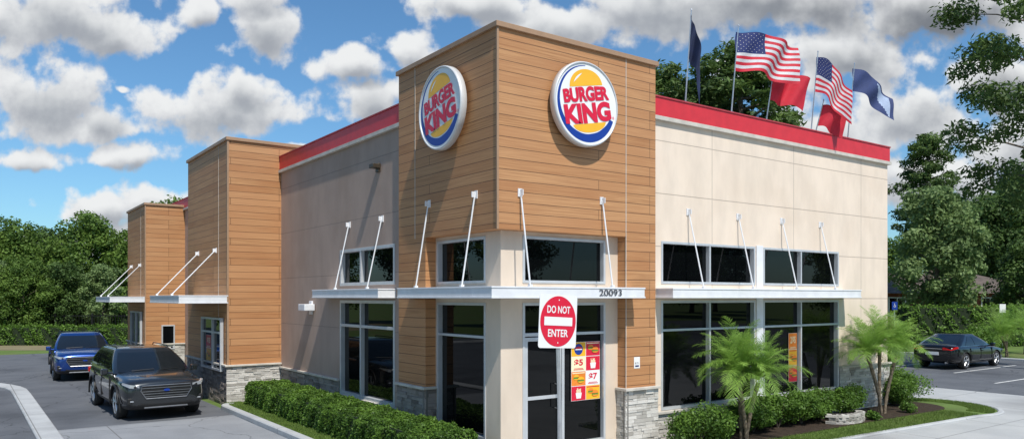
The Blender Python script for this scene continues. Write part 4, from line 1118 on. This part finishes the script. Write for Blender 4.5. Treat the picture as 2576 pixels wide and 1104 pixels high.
# ================================================================== WORLD
w = bpy.data.worlds.new('World'); scene.world = w; w.use_nodes = True
n = N(w.node_tree); w.node_tree.nodes.clear()
tosun = Vector((-.068, -.38, .56)).normalized()
sky = n('ShaderNodeTexSky', sky_type='NISHITA'); sky.sun_disc = False
sky.sun_elevation = math.asin(tosun.z); sky.sun_rotation = math.atan2(tosun.x, tosun.y); sky.air_density = 1.0; sky.dust_density = .6; sky.ozone_density = 2.0
ng = bpy.data.node_groups.new('cloud_density', 'ShaderNodeTree')
ng.interface.new_socket('P', in_out='INPUT', socket_type='NodeSocketVector'); ng.interface.new_socket('D', in_out='OUTPUT', socket_type='NodeSocketFloat'); ng.interface.new_socket('S', in_out='OUTPUT', socket_type='NodeSocketFloat')
g = N(ng); gi = g('NodeGroupInput'); go = g('NodeGroupOutput')
P = gi.outputs[0]
nz = g('ShaderNodeTexNoise'); nz.noise_dimensions = '2D'; g.link(P, nz.inputs['Vector']); nz.inputs['Scale'].default_value = 9; nz.inputs['Detail'].default_value = 3
wv = g('ShaderNodeVectorMath', operation='MULTIPLY_ADD'); g.link(nz.outputs['Color'], wv.inputs[0]); wv.inputs[1].default_value = (.05, .035, 0)
sb = g('ShaderNodeVectorMath', operation='SUBTRACT'); g.link(P, sb.inputs[0]); sb.inputs[1].default_value = (.025, .0175, 0)
g.link(sb.outputs[0], wv.inputs[2]); PW = wv.outputs[0]
CL = [(-.60,.365,.150,.050),(-.53,.345,.06,.035),(-.605,.252,.105,.050),(-.54,.235,.05,.03),(-.324,.352,.052,.050),(-.335,.395,.05,.03),(-.415,.372,.025,.03),(-.385,.245,.105,.040),(-.35,.268,.05,.030),
      (-.215,.300,.055,.018),(-.185,.262,.050,.035),(-.14,.32,.04,.022),(-.52,.186,.080,.016),(-.64,.180,.050,.018),(-.50,.118,.10,.026),(-.45,.10,.07,.03),(-.60,.065,.16,.015),
      (-.05,.385,.10,.025),(.06,.362,.12,.030),(.20,.380,.14,.045),(.36,.390,.20,.045),(.55,.375,.15,.045),(.44,.315,.10,.035),(.30,.29,.04,.025),(.52,.235,.10,.045),(.40,.22,.07,.035),(.64,.28,.06,.035),(.66,.19,.08,.05),(.54,.15,.10,.035),(.05,.24,.1,.05),
      (-.505,.272,.010,.006),(-.27,.20,.03,.008),(.95,.3,.2,.08),(-.95,.3,.2,.08),(1.3,.5,.3,.15),(-1.3,.5,.3,.15),(.1,.60,.25,.08),(-.5,.62,.22,.07),(.6,.66,.28,.09)]
acc = None
for cx, cy, rx, ry in CL:
    a = g('ShaderNodeVectorMath', operation='SUBTRACT'); g.link(PW, a.inputs[0]); a.inputs[1].default_value = (cx, cy, 0)
    b = g('ShaderNodeVectorMath', operation='MULTIPLY'); g.link(a.outputs[0], b.inputs[0]); kk = 1.20 if cx < 0 else 1.3; b.inputs[1].default_value = (1/rx/kk, 1/ry/kk, 0)
    c = g('ShaderNodeVectorMath', operation='LENGTH'); g.link(b.outputs[0], c.inputs[0])
    v = g.math('SUBTRACT', 1.0, c.outputs['Value'])
    acc = v if acc is None else g.math('SMOOTH_MAX', acc, v, .12)
acc = g.math('MAXIMUM', acc, -1.0)
n0 = g.noise(P, 12, 2, .5, '2D'); n1 = g.noise(P, 22, 7, .52, '2D')
d = g.math('ADD', acc, g.math('MULTIPLY', g.math('SUBTRACT', n1, .5), 1.7))
g.link(d, go.inputs[0])
g.link(g.math('ADD', acc, g.math('MULTIPLY', g.math('SUBTRACT', n0, .5), 1.0)), go.inputs[1])
tc = n('ShaderNodeTexCoord').outputs['Generated']
def dot(v):
    q = n('ShaderNodeVectorMath', operation='DOT_PRODUCT'); n.link(tc, q.inputs[0]); q.inputs[1].default_value = v; return q.outputs['Value']
f = n.math('MAXIMUM', n.math('ABSOLUTE', dot(tuple(FW))), .06)
u = n.math('DIVIDE', dot(tuple(RT)), f); v = n.math('DIVIDE', dot((0, 0, 1)), f)
cb = n('ShaderNodeCombineXYZ'); n.link(u, cb.inputs[0]); n.link(v, cb.inputs[1])
def dens(off):
    a = n('ShaderNodeVectorMath', operation='ADD'); n.link(cb.outputs[0], a.inputs[0]); a.inputs[1].default_value = off
    q = n('ShaderNodeGroup'); q.node_tree = ng; n.link(a.outputs[0], q.inputs[0]); return q.outputs[0], q.outputs[1]
d0, s0 = dens((0, 0, 0)); d1, s1 = dens((-.004, .018, 0))
mask = n.ss(d0, .02, .46)
mask = n.math('MULTIPLY', mask, n.ss(v, .0, .04))
grey = n.ss(n.math('ADD', n.math('MULTIPLY', s1, .75), n.math('MULTIPLY', d1, .25)), .12, 1.0)
fine = n.math('SUBTRACT', d0, d1)
right = n.ss(n.math('ADD', n.math('MULTIPLY', u, .5), v), .44, .62)
gcol = n.mix(right, (.48, .51, .55), (.26, .28, .31))
ccol = n.mix(grey, (.86, .875, .89), gcol)
lit = n.ss(fine, -.55, .55)
ccol = n.mix(1.0, ccol, n.mix(lit, (.82, .83, .86), (1.08, 1.08, 1.07)), 'MULTIPLY')
skc = n.mix(1.0, sky.outputs[0], (.66, .98, 1.15), 'MULTIPLY')
bgS = n('ShaderNodeBackground'); n.link(skc, bgS.inputs[0]); bgS.inputs[1].default_value = .118
bgC = n('ShaderNodeBackground'); n.link(ccol, bgC.inputs[0]); bgC.inputs[1].default_value = .92
mx = n('ShaderNodeMixShader'); n.link(mask, mx.inputs[0]); n.link(bgS.outputs[0], mx.inputs[1]); n.link(bgC.outputs[0], mx.inputs[2])
out = n('ShaderNodeOutputWorld'); n.link(mx.outputs[0], out.inputs[0])

sl = bpy.data.lights.new('sun', 'SUN'); sl.energy = 4.5; sl.angle = R(.9); sl.color = (1, .955, .88)
so = bpy.data.objects.new('sun', sl); COL.objects.link(so); so.rotation_euler = tosun.to_track_quat('Z', 'Y').to_euler(); so.location = (0, -20, 30)

# ================================================================== CAMERA
cd = bpy.data.cameras.new('camera'); cam = bpy.data.objects.new('camera', cd); COL.objects.link(cam)
cam.location = CAMP; cam.rotation_euler = (R(90), 0, -math.atan2(FW.x, FW.y))
cd.sensor_width = 36; cd.lens = 36*1918/2576; cd.shift_y = 195/2576; cd.clip_start = .1; cd.clip_end = 4000
scene.camera = cam
scene.view_settings.view_transform = 'Standard'; scene.view_settings.look = 'None'; scene.view_settings.exposure = 0
